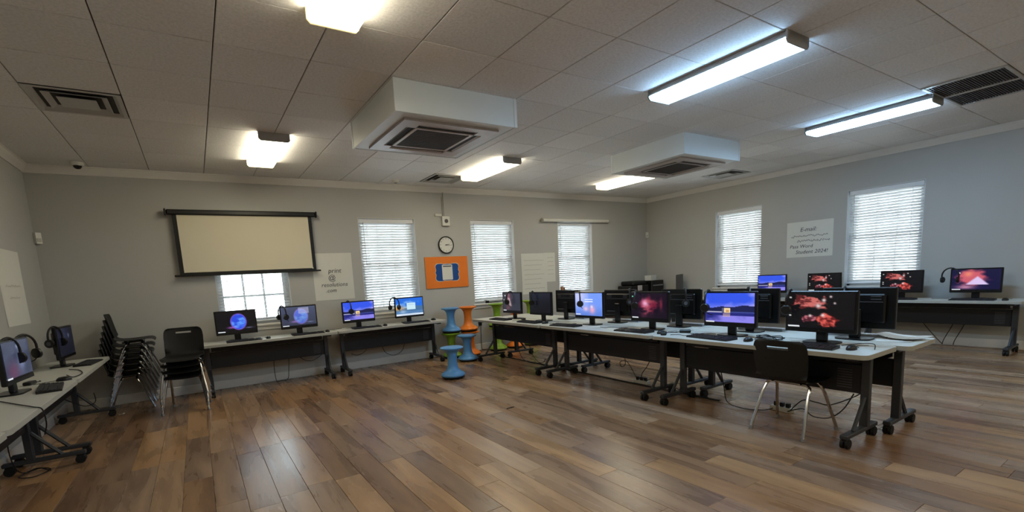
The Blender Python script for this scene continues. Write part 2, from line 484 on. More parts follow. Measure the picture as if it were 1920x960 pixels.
# ------------------------------------------------------------------ windows and blinds
def window(n, x0, x1, M, mw):
    """local frame: x along the wall, y outwards, z up; wall face at y = 0"""
    hw = (x1 - x0) / 2
    root = MB()
    # frame in the depth of the wall
    F = 0.045
    root.box(-hw, -hw + F, 0.10, 0.19, ZS, ZH); root.box(hw - F, hw, 0.10, 0.19, ZS, ZH)
    root.box(-hw, hw, 0.10, 0.19, ZH - F, ZH); root.box(-hw, hw, 0.10, 0.19, ZS, ZS + F)
    o = root.build('window_%d' % n, 'white_sash', smooth=False); o.matrix_world = M
    struct(o)
    zm = (ZS + ZH) / 2
    for k, (za, zb, yo) in enumerate(((ZS + F, zm + 0.02, 0.115), (zm - 0.02, ZH - F, 0.145))):
        sb = MB(); W = 0.04; xa, xb = -hw + F, hw - F
        sb.box(xa, xa + W, yo, yo + 0.03, za, zb); sb.box(xb - W, xb, yo, yo + 0.03, za, zb)
        sb.box(xa + W, xb - W, yo, yo + 0.03, za, za + W); sb.box(xa + W, xb - W, yo, yo + 0.03, zb - W, zb)
        s_ = sb.build('sash', 'white_sash', o, smooth=False)
        gx0, gx1, gz0, gz1 = xa + W, xb - W, za + W, zb - W
        for i in (1, 2):
            xx = gx0 + (gx1 - gx0) * i / 3
            MB().box(xx - mw, xx + mw, yo + 0.004, yo + 0.026, gz0, gz1).build('muntin', 'white_sash', s_, smooth=False)
        zz = (gz0 + gz1) / 2
        MB().box(gx0, gx1, yo + 0.005, yo + 0.025, zz - mw, zz + mw).build('muntin', 'white_sash', s_, smooth=False)
        MB().box(gx0 - 0.004, gx1 + 0.004, yo + 0.013, yo + 0.017, gz0 - 0.004, gz1 + 0.004).build('pane', 'window_glass', s_, smooth=False)
    sl = MB(); sl.box(-hw - 0.045, hw + 0.045, -0.045, 0.0, ZS - 0.028, ZS, b=0.006); sl.box(-hw + 0.001, hw - 0.001, -0.002, 0.10, ZS - 0.004, ZS + 0.004)
    sl.box(-hw - 0.03, hw + 0.03, -0.014, 0.0, ZS - 0.085, ZS - 0.028)
    sl.build('window_sill', 'white_trim', o)
    # white liner boards of the reveal
    ln = MB(); ln.box(-hw, -hw + 0.006, -0.004, 0.10, ZS + 0.004, ZH); ln.box(hw - 0.006, hw, -0.004, 0.10, ZS + 0.004, ZH); ln.box(-hw + 0.006, hw - 0.006, -0.004, 0.10, ZH - 0.006, ZH)
    ln.build('reveal_liner', 'white_sash', o, smooth=False)
    return o
def blind(label, hw, M, tilt, z_bottom=None, y0=0.055):
    root = link('window_blind', None); root.matrix_world = M
    tag(root, label, 'blind', 'white window blinds')
    zt = ZH - 0.008; zb = z_bottom or ZS + 0.03
    w_ = hw - 0.012
    MB().box(-w_, w_, y0 - 0.028, y0 + 0.028, zt - 0.05, zt, b=0.003).build('headrail', 'white_sash', root)
    MB().box(-w_, w_, y0 - 0.034, y0 - 0.029, zt - 0.07, zt, b=0.002).build('valance', 'white_sash', root)
    pitch = 0.0435; n = int((zt - 0.075 - zb) / pitch)
    sd = 0.0255; th = 0.0014
    prof = []
    for k in range(5):
        t = -1 + k / 2
        prof.append((t * sd, 0.003 * (1 - t * t)))
    vs = []; fs = []
    for xx in (-w_ + 0.004, w_ - 0.004):
        vs += [(xx, a, c + th) for a, c in prof] + [(xx, a, c - th) for a, c in reversed(prof)]
    for i in range(10): fs.append((i, (i + 1) % 10, 10 + (i + 1) % 10, 10 + i))
    fs += [tuple(range(10))[::-1], tuple(range(10, 20))]
    first = None
    for i in range(n):
        z = zt - 0.085 - i * pitch
        if first is None: first = MB().add(vs, fs).build('slat', 'blind_slat', root)
        o = first if i == 0 else link('slat', first.data, root)
        o.location = (0, y0, z); o.rotation_euler = (R(tilt + random.uniform(-2.0, 2.0)), 0, 0)
    zl = zt - 0.085 - n * pitch
    MB().box(-w_ + 0.002, w_ - 0.002, y0 - 0.026, y0 + 0.026, zl - 0.006, zl + 0.010, b=0.004).build('bottom_rail', 'white_sash', root)
    for xx in (-w_ * 0.72, w_ * 0.72):
        for yy in (y0 - 0.029, y0 + 0.029): MB().box(xx - 0.002, xx + 0.002, yy - 0.0008, yy + 0.0008, zl, zt - 0.05).build('ladder_cord', 'white_sash', root, smooth=False)
    MB().cyl((-w_ + 0.07, y0 - 0.04, zt - 0.06), (-w_ + 0.075, y0 - 0.04, zt - 0.75), 0.004, n=6).build('tilt_wand', 'clear_acrylic', root)
    return root
BL = ['white slatted blind tilted open behind the pull-down projection screen', 'white slatted blind closed between handwritten sheet and orange board',
      'white slatted blind closed just right of the orange board', 'white slatted blind closed under the white roller case']
for k, (x0, x1) in enumerate(BACK_W):
    M = Matrix.Translation(((x0 + x1) / 2, YB, 0))
    window(k + 1, x0, x1, M, 0.015 if k == 0 else 0.008)
    blind(BL[k], (x1 - x0) / 2 - 0.006, M, 6 if k == 0 else -47)
BR = ['white slatted blind closed on the largest window, right of the wall poster', 'white slatted blind closed on right wall between room corner and poster']
for k, (y0, y1) in enumerate(RIGHT_W):
    M = Matrix.Translation((XR, (y0 + y1) / 2, 0)) @ Matrix.Rotation(-PI / 2, 4, 'Z')
    window(k + 5, y0, y1, M, 0.008)
    blind(BR[k], (y1 - y0) / 2 - 0.006, M, -47)

# ------------------------------------------------------------------ ceiling lamps
def lamp_proto(kind):
    def fn():
        root = thing('ceiling_light', 'lamp', 'ceiling light')
        L, W = 1.22, 0.305
        MB().box(-W / 2 + 0.02, W / 2 - 0.02, -L / 2, L / 2, 0.048, 0.083, b=0.004).build('housing', 'fixture_metal', root)
        if kind == 'warm':
            poly = [(-W / 2, 0.07), (-W / 2, 0.02), (-W / 2 + 0.02, 0.0), (W / 2 - 0.02, 0.0), (W / 2, 0.02), (W / 2, 0.07)]
            M = Matrix(((1, 0, 0, 0), (0, 0, 1, 0), (0, 1, 0, 0), (0, 0, 0, 1)))
            MB().prism(poly[::-1], -L / 2 + 0.012, L / 2 - 0.012, M).build('lens', 'lamp_warm', root, smooth=False)
        else:
            MB().box(-W / 2, W / 2, -L / 2, L / 2, 0.034, 0.050, b=0.003).build('reflector_rim', 'fixture_metal', root)
            poly = [(-W / 2 + 0.006, 0.034), (-W / 2 + 0.006, 0.016), (-W / 2 + 0.03, 0.0), (W / 2 - 0.03, 0.0), (W / 2 - 0.006, 0.016), (W / 2 - 0.006, 0.034)]
            M = Matrix(((1, 0, 0, 0), (0, 0, 1, 0), (0, 1, 0, 0), (0, 0, 0, 1)))
            MB().prism(poly[::-1], -L / 2 + 0.012, L / 2 - 0.03, M).build('lens', 'lamp_cool', root, smooth=False)
        for s_ in (-1, 1):
            m_ = ('clear_acrylic' if kind == 'cool' else 'lamp_end') if s_ == 1 else 'fixture_metal'
            ec = MB()
            poly = [(-W / 2 - 0.003, 0.083), (-W / 2 - 0.003, 0.018), (-W / 2 + 0.018, -0.003), (W / 2 - 0.018, -0.003), (W / 2 + 0.003, 0.018), (W / 2 + 0.003, 0.083)]
            M = Matrix(((1, 0, 0, 0), (0, 0, 1, 0), (0, 1, 0, 0), (0, 0, 0, 1)))
            ya, yb = (L / 2 - 0.012, L / 2) if s_ == 1 else (-L / 2, -L / 2 + 0.012)
            ec.prism(poly[::-1], ya, yb, M)
            if kind == 'cool' and s_ == 1:
                for q in (-0.07, 0.07): MB().cyl((q, L / 2 - 0.03, 0.035), (q, L / 2 - 0.012, 0.035), 0.018, n=12).build('lamp_holder', 'device_white', root)
            ec.build('end_cap', m_, root, smooth=False)
        return root
    return Proto(fn)
wl, cl = lamp_proto('warm'), lamp_proto('cool')
zl = ZC - 0.083
wl('yellowed wraparound ceiling lamp nearest the camera, cut by the top edge', (0.90, 2.45, zl), group='wraparound ceiling lamps')
wl('yellowed wraparound ceiling lamp above the pull-down projection screen', (0.90, 6.16, zl), group='wraparound ceiling lamps')
wl('yellowed wraparound ceiling lamp beside the small square vent near the clock', (3.95, 6.16, zl), group='wraparound ceiling lamps')
wl('yellowed wraparound ceiling lamp behind the farther air conditioner box', (6.90, 6.16, zl), group='wraparound ceiling lamps')
cl('bright white wraparound ceiling lamp with clear end, left of two', (3.93, 2.48, zl), group='wraparound ceiling lamps')
cl('bright white wraparound ceiling lamp with clear end beside the return grille', (6.87, 2.48, zl), group='wraparound ceiling lamps')
for x_, lab in ((0.90, 'left'), (3.93, 'middle'), (6.87, 'right')):  # extra row out of view, added to brighten the room
    wl('unseen ceiling lamp added behind the viewer to light the room, %s one' % lab, (x_, -1.20, zl), group='wraparound ceiling lamps')
# ------------------------------------------------------------------ ceiling equipment
def ac_unit():
    root = thing('ceiling_air_conditioner', 'ac', 'air conditioner')
    h = 0.60; t = 0.018; D = 0.255
    MB().box(-h, h, -h, -h + t, -D, 0, b=0.002).build('shroud_panel', 'shroud_white', root)
    MB().box(-h, h, h - t, h, -D, 0, b=0.002).build('shroud_panel', 'shroud_white', root)
    MB().box(-h, -h + t, -h + t, h - t, -D, 0, b=0.002).build('shroud_panel', 'shroud_white', root)
    MB().box(h - t, h, -h + t, h - t, -D, 0, b=0.002).build('shroud_panel', 'shroud_white', root)
    bt = MB(); q = 0.46
    bt.box(-h + t, h - t, -h + t, -q, -D + 0.004, -D + 0.02); bt.box(-h + t, h - t, q, h - t, -D + 0.004, -D + 0.02)
    bt.box(-h + t, -q, -q, q, -D + 0.004, -D + 0.02); bt.box(q, h - t, -q, q, -D + 0.004, -D + 0.02)
    bt.build('shroud_bottom', 'shroud_white', root, smooth=False)
    for sx in (-1, 1):
        for sy_ in (-1, 1):
            MB().box(sx * h - sx * 0.03, sx * h + sx * 0.004, sy_ * h - sy_ * 0.03, sy_ * h + sy_ * 0.004, -D - 0.002, 0, b=0.003).build('corner_bead', 'shroud_white', root)
    # cassette face
    f = MB(); P = 0.475; z0, z1 = -D - 0.018, -D + 0.012; si, so = 0.30, 0.385; sl = 0.30
    f.box(-P, P, -P, -so, z0, z1); f.box(-P, P, so, P, z0, z1); f.box(-P, -so, -so, so, z0, z1); f.box(so, P, -so, so, z0, z1)
    f.box(-so, -sl, -so, -si, z0, z1); f.box(sl, so, -so, -si, z0, z1); f.box(-so, -sl, si, so, z0, z1); f.box(sl, so, si, so, z0, z1)
    for a in (-1, 1):
        f.box(-sl, sl, a * si, a * (si - 0.03), z0, z1); f.box(a * si, a * (si - 0.03), -si + 0.03, si - 0.03, z0, z1)
    f.build('face_panel', 'cassette', root, smooth=False)
    for a in (-1, 1):
        o = MB().box(-sl, sl, a * si, a * so, z0 + 0.010, z0 + 0.02).build('outlet_slot', 'slot_black', root, smooth=False)
        o = MB().box(a * si, a * so, -sl, sl, z0 + 0.010, z0 + 0.02).build('outlet_slot', 'slot_black', root, smooth=False)
        v = MB().box(-sl + 0.01, sl - 0.01, -0.013, 0.013, -0.002, 0.002).build('louver', 'cassette', root, smooth=False); v.location = (0, a * 0.368, z0 + 0.006); v.rotation_euler = (a * R(-38), 0, 0)
        v = MB().box(-0.013, 0.013, -sl + 0.01, sl - 0.01, -0.002, 0.002).build('louver', 'cassette', root, smooth=False); v.location = (a * 0.368, 0, z0 + 0.006); v.rotation_euler = (0, a * R(38), 0)
    MB().box(-si + 0.03, si - 0.03, -si + 0.03, si - 0.03, z1 - 0.002, z1 + 0.01).build('intake_filter', 'grille_dark', root, smooth=False)
    g = MB()
    for i in range(23):
        yy = -0.262 + i * 0.0238
        g.box(-si + 0.03, si - 0.03, yy - 0.004, yy + 0.004, z0 + 0.004, z1 - 0.002)
    g.build('intake_grille', 'grille_dark', root, smooth=False)
    return root
ac = Proto(ac_unit)
ac('large white boxed ceiling air conditioner, nearer of the two', (2.14, 4.35, ZC), group='boxed ceiling air conditioners')
ac('white boxed ceiling air conditioner farther right, near the right wall', (5.90, 4.40, ZC), group='boxed ceiling air conditioners')

def diffuser():
    root = thing('ceiling_vent', 'vent', 'vent')
    h = TS / 2 - 0.004
    def ring(o, i, zo, zi, name):
        vs = [(-o, -o, zo), (o, -o, zo), (o, o, zo), (-o, o, zo), (-i, -i, zi), (i, -i, zi), (i, i, zi), (-i, i, zi)]
        vs += [(a, b_, c + 0.004) for a, b_, c in vs]
        fs = []
        for k in range(4):
            n = (k + 1) % 4
            fs += [(k, 4 + k, 4 + n, n), (8 + k, 8 + n, 12 + n, 12 + k), (k, n, 8 + n, 8 + k), (4 + k, 12 + k, 12 + n, 4 + n)]
        MB().add(vs, fs).build(name, 'diffuser_grey', root, smooth=False)
    ring(h, h - 0.03, -0.006, -0.006, 'frame')
    ring(h - 0.03, h - 0.085, -0.006, 0.035, 'neck')
    ring(0.205, 0.135, -0.010, 0.03, 'cone')
    ring(0.125, 0.03, -0.012, 0.004, 'cone')
    MB().box(-0.125, 0.125, -0.125, 0.125, -0.012, -0.006, b=0.002).build('center_plate', 'diffuser_grey', root)
    MB().box(-0.25, 0.25, -0.25, 0.25, 0.045, 0.05).build('duct_back', 'duct_dark', root, smooth=False)
    return root
df = Proto(diffuser)
def cc(i, j): c = cell(i, j); return ((c[0] + c[1]) / 2, (c[2] + c[3]) / 2, ZC - 0.002)
df('square stepped air vent in the ceiling near the left corner', cc(0, 6), group='square ceiling vents')
df('small square air vent touching the lamp above the clock', cc(7, 9), group='square ceiling vents')
df('small square air vent by the right wall crown moulding', cc(15, 6), group='square ceiling vents')
c0, c1 = cell(12, 0), cell(13, 0)
rg = thing('return_air_grille', 'grey double return air grille in the ceiling at far right', 'vent', ((c0[0] + c1[1]) / 2, (c0[2] + c0[3]) / 2, ZC - 0.002))
fr = MB(); hx, hy = TS - 0.004, TS / 2 - 0.003
fr.box(-hx, hx, -hy, -hy + 0.03, -0.008, 0.012, b=0.003); fr.box(-hx, hx, hy - 0.03, hy, -0.008, 0.012, b=0.003)
fr.box(-hx, -hx + 0.045, -hy + 0.03, hy - 0.03, -0.008, 0.012, b=0.003); fr.box(hx - 0.045, hx, -hy + 0.03, hy - 0.03, -0.008, 0.012, b=0.003)
fr.box(-0.028, 0.028, -hy + 0.03, hy - 0.03, -0.008, 0.012, b=0.003)
fr.build('frame', 'diffuser_grey', rg)
for sx in (-1, 1):
    a, c = (sx * 0.028, sx * (hx - 0.045))
    MB().box(min(a, c), max(a, c), -hy + 0.03, hy - 0.03, 0.008, 0.0105).build('filter_panel', 'filter_grey', rg, smooth=False)
    gm = MB()
    for i in range(26):
        yy = -hy + 0.04 + i * (2 * hy - 0.08) / 25
        gm.box(min(a, c), max(a, c), yy - 0.0022, yy + 0.0022, -0.004, 0.008)
    gm.build('grille_bars', 'vent_grey', rg, smooth=False)

t = thing('dome_camera', 'white ceiling security camera with a dark dome', 'camera', (-1.0, 7.50, ZC))
MB().lathe([(0.062, 0), (0.065, -0.012), (0.062, -0.032), (0.052, -0.04)][::-1], 28).build('camera_base', 'device_white', t)
MB().lathe([(0.004, -0.078), (0.022, -0.074), (0.036, -0.062), (0.043, -0.045), (0.043, -0.038)], 28).build('dome', 'dark_dome', t)
t = thing('smoke_detector', 'small round white smoke detector by the back crown moulding', 'smoke detector', (2.95, 7.42, ZC))
MB().lathe([(0.03, -0.04), (0.05, -0.035), (0.062, -0.018), (0.066, 0)], 24).build('detector_body', 'device_white', t)
MB().lathe([(0.012, -0.045), (0.022, -0.043), (0.024, -0.038)], 16).build('sensor_cap', 'vent_grey', t)

# ------------------------------------------------------------------ things on the walls
ps = thing('projection_screen', 'pull-down projection screen with black case and borders', 'projection screen', (0.75, YB - 0.085, 0))
MB().box(-0.95, 0.95, -0.035, 0.035, 2.455, 2.525, b=0.014).build('case', 'black_plastic', ps)
for s_ in (-1, 1):
    MB().box(s_ * 0.95, s_ * 0.972, -0.042, 0.042, 2.445, 2.535, b=0.008).build('case_end_cap', 'black_plastic', ps)
    MB().box(s_ * 0.90 - 0.015, s_ * 0.90 + 0.015, 0.03, 0.0845, 2.47, 2.51).build('wall_bracket', 'black_plastic', ps, smooth=False)
MB().box(-0.84, 0.84, -0.004, -0.002, 1.685, 2.455).build('screen_surface', 'screen_fabric', ps, smooth=False)
MB().box(-0.89, -0.84, -0.004, -0.002, 1.655, 2.455).build('side_border', 'black_plastic', ps, smooth=False)
MB().box(0.84, 0.89, -0.004, -0.002, 1.655, 2.455).build('side_border', 'black_plastic', ps, smooth=False)
MB().box(-0.84, 0.84, -0.004, -0.002, 1.655, 1.685).build('bottom_border', 'black_plastic', ps, smooth=False)
MB().box(-0.955, 0.955, -0.014, 0.008, 1.632, 1.657, b=0.006).build('bottom_bar', 'black_plastic', ps)
MB().box(0.83, 0.845, -0.010, -0.004, 1.675, 1.70, b=0.002).build('pull_tab', 'device_white', ps)

rc = thing('roller_case', 'slim white roller case mounted above the last back window', 'roller case', (7.11, YB - 0.05, 2.475))
MB().cyl((-0.93, 0, 0), (0.93, 0, 0), 0.033, n=20).build('case', 'device_white', rc)
for s_ in (-1, 1):
    MB().cyl((s_ * 0.93, 0, 0), (s_ * 0.95, 0, 0), 0.040, n=20).build('end_cap', 'strip_beige', rc)
    MB().box(s_ * 0.88 - 0.012, s_ * 0.88 + 0.012, 0.0, 0.05, -0.02, 0.03).build('bracket', 'device_white', rc, smooth=False)

# clock
ck = thing('wall_clock', 'round wall clock with a white face and dark rim', 'clock', (3.95, YB, 2.01))
Mx = Matrix.Rotation(PI / 2, 4, 'X')           # local z -> -y
MB().lathe([(0.15, 0), (0.156, 0.012), (0.154, 0.034), (0.146, 0.04), (0.137, 0.034), (0.137, 0.022)], 44, Mx).build('rim', 'black_plastic', ck)
MB().lathe([(0.1375, 0.018), (0.1375, 0.024)], 44, Mx).build('face', 'paper', ck)
MB().lathe([(0.010, 0.024), (0.010, 0.031), (0.004, 0.032)], 16, Mx).build('hub', 'ink', ck)
def hand(angle, L, wd, name, z):
    a = R(90 - angle); d = Vector((math.cos(a), math.sin(a))); n = Vector((-d.y, d.x)) * wd
    p = [Vector((0, 0)) - d * 0.02 + n, Vector((0, 0)) - d * 0.02 - n, d * L - n * .5, d * L + n * .5]
    MB().prism([tuple(q) for q in p], z, z + 0.0012, Mx).build(name, 'ink', ck, smooth=False)
hand(96, 0.108, 0.0035, 'minute_hand', 0.0275); hand(80, 0.072, 0.0045, 'hour_hand', 0.026)
for i in range(1, 13):
    a = R(90 - 30 * i)
    text(str(i), 0.032, Mx @ Matrix.Translation((0.112 * math.cos(a), 0.112 * math.sin(a), 0.0243)), ck, 'numeral')

# orange board
ob = thing('bulletin_board', 'orange bulletin board with a blue framed white sheet', 'bulletin board', (3.94, YB, 1.52))
MB().box(-0.435, 0.435, -0.016, 0, -0.285, 0.285, b=0.003).build('backing', 'cork_edge', ob)
MB().box(-0.43, 0.43, -0.019, -0.016, -0.278, 0.28).build('orange_paper', 'orange_board', ob, smooth=False)
def card_outline():
    out = []
    for k in range(4):
        pass
    hx, hy = 0.235, 0.155
    pts = [(-hx + .05, hy), (-0.10, hy), (-0.08, hy - .012), (0.0, hy - .006), (0.08, hy - .012), (0.10, hy), (hx - .05, hy), (hx - .015, hy - .015), (hx, hy - .05), (hx - .012, .04), (hx + .006, 0),
           (hx - .012, -.04), (hx, -hy + .05), (hx - .015, -hy + .015), (hx - .05, -hy), (0.10, -hy), (0.08, -hy + .012), (0, -hy + .006), (-0.08, -hy + .012), (-0.10, -hy), (-hx + .05, -hy), (-hx + .015, -hy + .015),
           (-hx, -hy + .05), (-hx + .012, -.04), (-hx - .006, 0), (-hx + .012, .04), (-hx, hy - .05), (-hx + .015, hy - .015)]
    return pts[::-1]
Mc = Matrix.Rotation(PI / 2, 4, 'X')
MB().prism([(x * 1.03, y * 1.05) for x, y in card_outline()][::-1], 0.0192, 0.0200, Mc).build('card_border', 'paper', ob, smooth=False)
MB().prism(card_outline()[::-1], 0.0201, 0.0212, Mc).build('blue_card', 'blue_card', ob, smooth=False)
MB().box(-0.105, 0.105, -0.0228, -0.0213, -0.135, 0.135).build('white_sheet', 'paper', ob, smooth=False)
MB().box(-0.085, 0.085, -0.0236, -0.0229, 0.098, 0.118).build('heading_bar', 'ink', ob, smooth=False)

def scribble(parent, x0, x1, z, h, M, seed, material='ink', r=0.004):
    rnd = random.Random(seed); pts = []; x_ = x0
    while x_ < x1:
        pts.append((x_, rnd.uniform(-h, h) + z, 0.0012)); x_ += rnd.uniform(0.006, 0.016)
    pp = [M @ Vector(p) for p in pts]
    nrm = (M.to_3x3() @ Vector((0, 0, 1))).normalized()
    vs = []; fs = []
    for i, p in enumerate(pp):
        d = (pp[min(i + 1, len(pp) - 1)] - pp[max(i - 1, 0)]).normalized(); n = nrm.cross(d) * r
        vs += [p + n, p - n]
    for i in range(len(pp) - 1): fs.append((2 * i, 2 * i + 1, 2 * i + 3, 2 * i + 2))
    MB().add(vs, fs).build('handwriting', material, parent, smooth=False)
def sheet(name, label, hw, hh, M, mat_='paper', curl=0.006):
    """a taped-up paper sheet with a slight curl; local x right, y up, z off the wall"""
    root = link(name, None); root.matrix_world = M; tag(root, label, 'poster')
    nx, ny = 8, 8; vs = []; fs = []
    for s_ in (1, 0):
        for j in range(ny + 1):
            for i in range(nx + 1):
                u, v = i / nx * 2 - 1, j / ny * 2 - 1
                vs.append((u * hw, v * hh, s_ * 0.0008 + 0.0005 + curl * (0.15 * (u * v) ** 2 + 0.5 * max(0, -v - .5) ** 2)))
    k = (nx + 1) * (ny + 1)
    for j in range(ny):
        for i in range(nx):
            a = j * (nx + 1) + i
            fs.append((a, a + 1, a + nx + 2, a + nx + 1)); fs.append((k + a, k + a + nx + 1, k + a + nx + 2, k + a + 1))
    MB().add(vs, fs).build('paper_sheet', mat_, root)
    return root
Mback = Matrix.Rotation(PI / 2, 4, 'X')                                       # x right, y up, normal -Y
Mright = Matrix.Rotation(-PI / 2, 4, 'Z') @ Matrix.Rotation(PI / 2, 4, 'X')      # seen from inside, normal -X
Mleft = Matrix.Rotation(PI / 2, 4, 'Z') @ Matrix.Rotation(PI / 2, 4, 'X')
I4 = Matrix.Identity(4)
T = Matrix.Translation
p2 = sheet('wall_poster', 'handwritten white paper sheet hanging beside the projection screen', 0.31, 0.37, T((1.91, YB, 1.54)) @ Mback)
text('print', 0.105, T((0.02, 0.09, 0.003)), p2, material='ink', shear=0.2)
text('@', 0.12, T((-0.03, -0.02, 0.003)), p2)
text('resolutions', 0.092, T((0.0, -0.13, 0.003)), p2, shear=0.2)
text('.com', 0.085, T((-0.06, -0.22, 0.004)), p2, shear=0.2)
pr = sheet('wall_poster', 'white handwritten sheet with sign-in lines between the right wall windows', 0.375, 0.315, T((XR, 4.195, 1.74)) @ Mright)
text('E-mail:', 0.10, T((-0.02, 0.17, 0.003)), pr, shear=0.2)
scribble(pr, -0.30, 0.30, 0.055, 0.022, T((0, 0, 0.001)), 3)
scribble(pr, -0.20, 0.33, -0.03, 0.022, T((0, 0, 0.001)), 4)
text('Pass Word', 0.085, T((-0.13, -0.125, 0.003)), pr, shear=0.2)
text('Student 2024!', 0.092, T((0.04, -0.225, 0.003)), pr, shear=0.2)
pl = sheet('wall_poster', 'plain white paper sheet on the left wall above the monitors', 0.36, 0.38, T((XL, 6.62, 1.56)) @ Mleft, curl=0.012)
scribble(pl, -0.22, 0.25, 0.02, 0.012, T((0, 0, 0.001)), 8, 'faint_ink', 0.003)
scribble(pl, -0.15, 0.18, -0.10, 0.012, T((0, 0, 0.001)), 9, 'faint_ink', 0.003)
pa = sheet('wall_poster', 'large lined paper sheet on back wall, front of an overlapping pair', 0.32, 0.41, T((5.94, YB - 0.004, 1.405)) @ Mback)
for i in range(7): scribble(pa, -0.26, 0.26 - 0.05 * (i % 3), 0.27 - 0.095 * i, 0.006, T((0, 0, 0.001)), 20 + i, 'faint_ink', 0.0035)
pb = sheet('wall_poster', 'smaller paper sheet peeking out behind the lined paper sheet', 0.145, 0.30, T((6.355, YB, 1.52)) @ Mback)
for i in range(5): scribble(pb, -0.06, 0.11, 0.20 - 0.085 * i, 0.006, T((0, 0, 0.001)), 40 + i, 'faint_ink', 0.0035)

# wall devices
dv = thing('alarm_strobe', 'white wall alarm box above the clock with a conduit', 'alarm', (3.97, YB, 2.43))
MB().box(-0.075, 0.075, -0.055, 0, -0.085, 0.085, b=0.008).build('alarm_body', 'device_white', dv)
MB().lathe([(0.035, 0.055), (0.035, 0.062), (0.02, 0.066)], 20, Matrix.Rotation(PI / 2, 4, 'X')).build('strobe_lens', 'vent_grey', dv)
MB().box(-0.20, -0.07, -0.03, 0, 0.085, 0.125, b=0.005).build('junction_box', 'device_white', dv)
MB().cyl((-0.01, -0.010, 0.08), (-0.01, -0.010, 0.51), 0.008, n=8).build('conduit', 'strip_beige', dv)
MB().cyl((-0.045, -0.006, 0.08), (-0.045, -0.006, 0.42), 0.003, n=6).build('bell_wire', 'vent_grey', dv)
def sensor():
    root = thing('motion_sensor', 's', 'sensor')
    MB().prism([(-0.035, 0), (-0.03, -0.04), (0.03, -0.04), (0.035, 0)], -0.065, 0.065).build('sensor_body', 'device_white', root)
    MB().box(-0.022, 0.022, -0.045, -0.039, -0.045, 0.0, b=0.002).build('sensor_lens', 'strip_beige', root)
    return root
sn = Proto(sensor)
sn('small white motion sensor high in the back left corner', (XL + 0.022, YB - 0.022, 2.16), R(45), 'corner motion sensors')
sn('small white motion sensor high in the back right corner', (XR - 0.022, YB - 0.022, 2.17), R(-45), 'corner motion sensors')
ol = thing('wall_outlet', 'wall outlet with a black plug and cord below the third back window', 'outlet', (4.56, YB, 0.52))
MB().box(-0.036, 0.036, -0.006, 0, -0.058, 0.058, b=0.003).build('outlet_plate', 'device_white', ol)
MB().box(-0.03, 0.03, -0.055, -0.006, -0.045, 0.045, b=0.006).build('plug', 'black_plastic', ol)
MB().tube([(0, -0.05, -0.045), (0, -0.045, -0.15), (0.005, -0.035, -0.35), (0.01, -0.03, -0.50), (0.08, -0.06, -0.514), (0.30, -0.09, -0.514), (0.55, -0.16, -0.514)], 0.005, 6, 5).build('cord', 'rubber', ol)

# ------------------------------------------------------------------ folding tables on casters
ZT = 0.71
def table():
    root = thing('training_table', 't', 'table')
    hx, hy = 0.9105, 0.275
    tp = MB(); tp.prism(rrect(hx - 0.002, hy - 0.002, 0.045), ZT - 0.006, ZT)
    tp.build('tabletop', 'laminate', root)
    MB().prism(rrect(hx, hy, 0.047), ZT - 0.034, ZT - 0.0015).build('edge_band', 'table_edge', root)
    MB().box(-0.76, 0.76, 0.080, 0.094, 0.35, 0.575, b=0.004).build('modesty_panel', 'panel_dark', root)
    tr = MB(); tr.box(-0.74, 0.74, 0.06, 0.068, 0.585, 0.66); tr.box(-0.74, 0.74, 0.068, 0.16, 0.585, 0.592)
    tr.build('cable_tray', 'panel_dark', root, smooth=False)
    fl = MB()
    for i in range(8): fl.box(0.60, 0.70, 0.0785, 0.0805, 0.385 + i * 0.02, 0.393 + i * 0.02)
    fl.build('panel_vents', 'vent_grey', root, smooth=False)
    for s_ in (-1, 1):
        x = s_ * 0.79
        lg = MB().box(x - 0.028, x + 0.028, 0.062, 0.112, 0.10, ZT - 0.06, b=0.004).build('leg', 'frame_grey', root)
        MB().box(x - 0.034, x + 0.034, -0.20, 0.22, ZT - 0.062, ZT - 0.034, b=0.004).build('top_bracket', 'frame_grey', lg)
        ft = MB().box(x - 0.026, x + 0.026, -0.265, 0.265, 0.075, 0.107, b=0.005).build('foot', 'frame_grey', root)
        MB().tube([(x, 0.065, 0.33), (x, -0.11, 0.105)], 0.015, 6).build('brace', 'frame_grey', root)
        for e in (-1, 1):
            cs = MB()
            yy = e * 0.225
            cs.cyl((x - 0.026, yy, 0.036), (x - 0.006, yy, 0.036), 0.036, n=16); cs.cyl((x + 0.006, yy, 0.036), (x + 0.026, yy, 0.036), 0.036, n=16)
            cs.box(x - 0.020, x + 0.020, yy - 0.026, yy + 0.026, 0.045, 0.076, b=0.006)
            cs.build('caster', 'rubber', root)
    return root
tb = Proto(table)
G1 = 'light grey folding tables on casters'
FX, SX = 4.125, 4.686
tb('nearest long grey table in the front center row, single chair tucked under', (FX, 2.24, 0), -PI / 2, G1)
tb('middle long grey table of the front center row', (FX, 4.068, 0), -PI / 2, G1)
tb('farthest long grey table of the front center row, by the stools', (FX, 5.896, 0), -PI / 2, G1)
tb('nearest long grey table in the rear center row, holding loose white papers', (SX, 2.17, 0), PI / 2, G1)
tb('middle long grey table of the rear center row', (SX, 3.998, 0), PI / 2, G1)
tb('farthest long grey table of the rear center row', (SX, 5.826, 0), PI / 2, G1)
tb('long grey table under the projection screen, beside the chairs', (0.832, 7.425, 0), 0, G1)
tb('long grey table on back wall, beside the stacked stools', (2.662, 7.425, 0), 0, G1)
tb('long grey table on left wall, far one ending at the chair stack', (-1.235, 6.295, 0), PI / 2, G1)
tb('long grey table on left wall, nearer one cut by the picture edge', (-1.235, 4.468, 0), PI / 2, G1)
tb('long grey table on left wall, just a sliver in the lower left corner', (-1.235, 2.641, 0), PI / 2, G1)
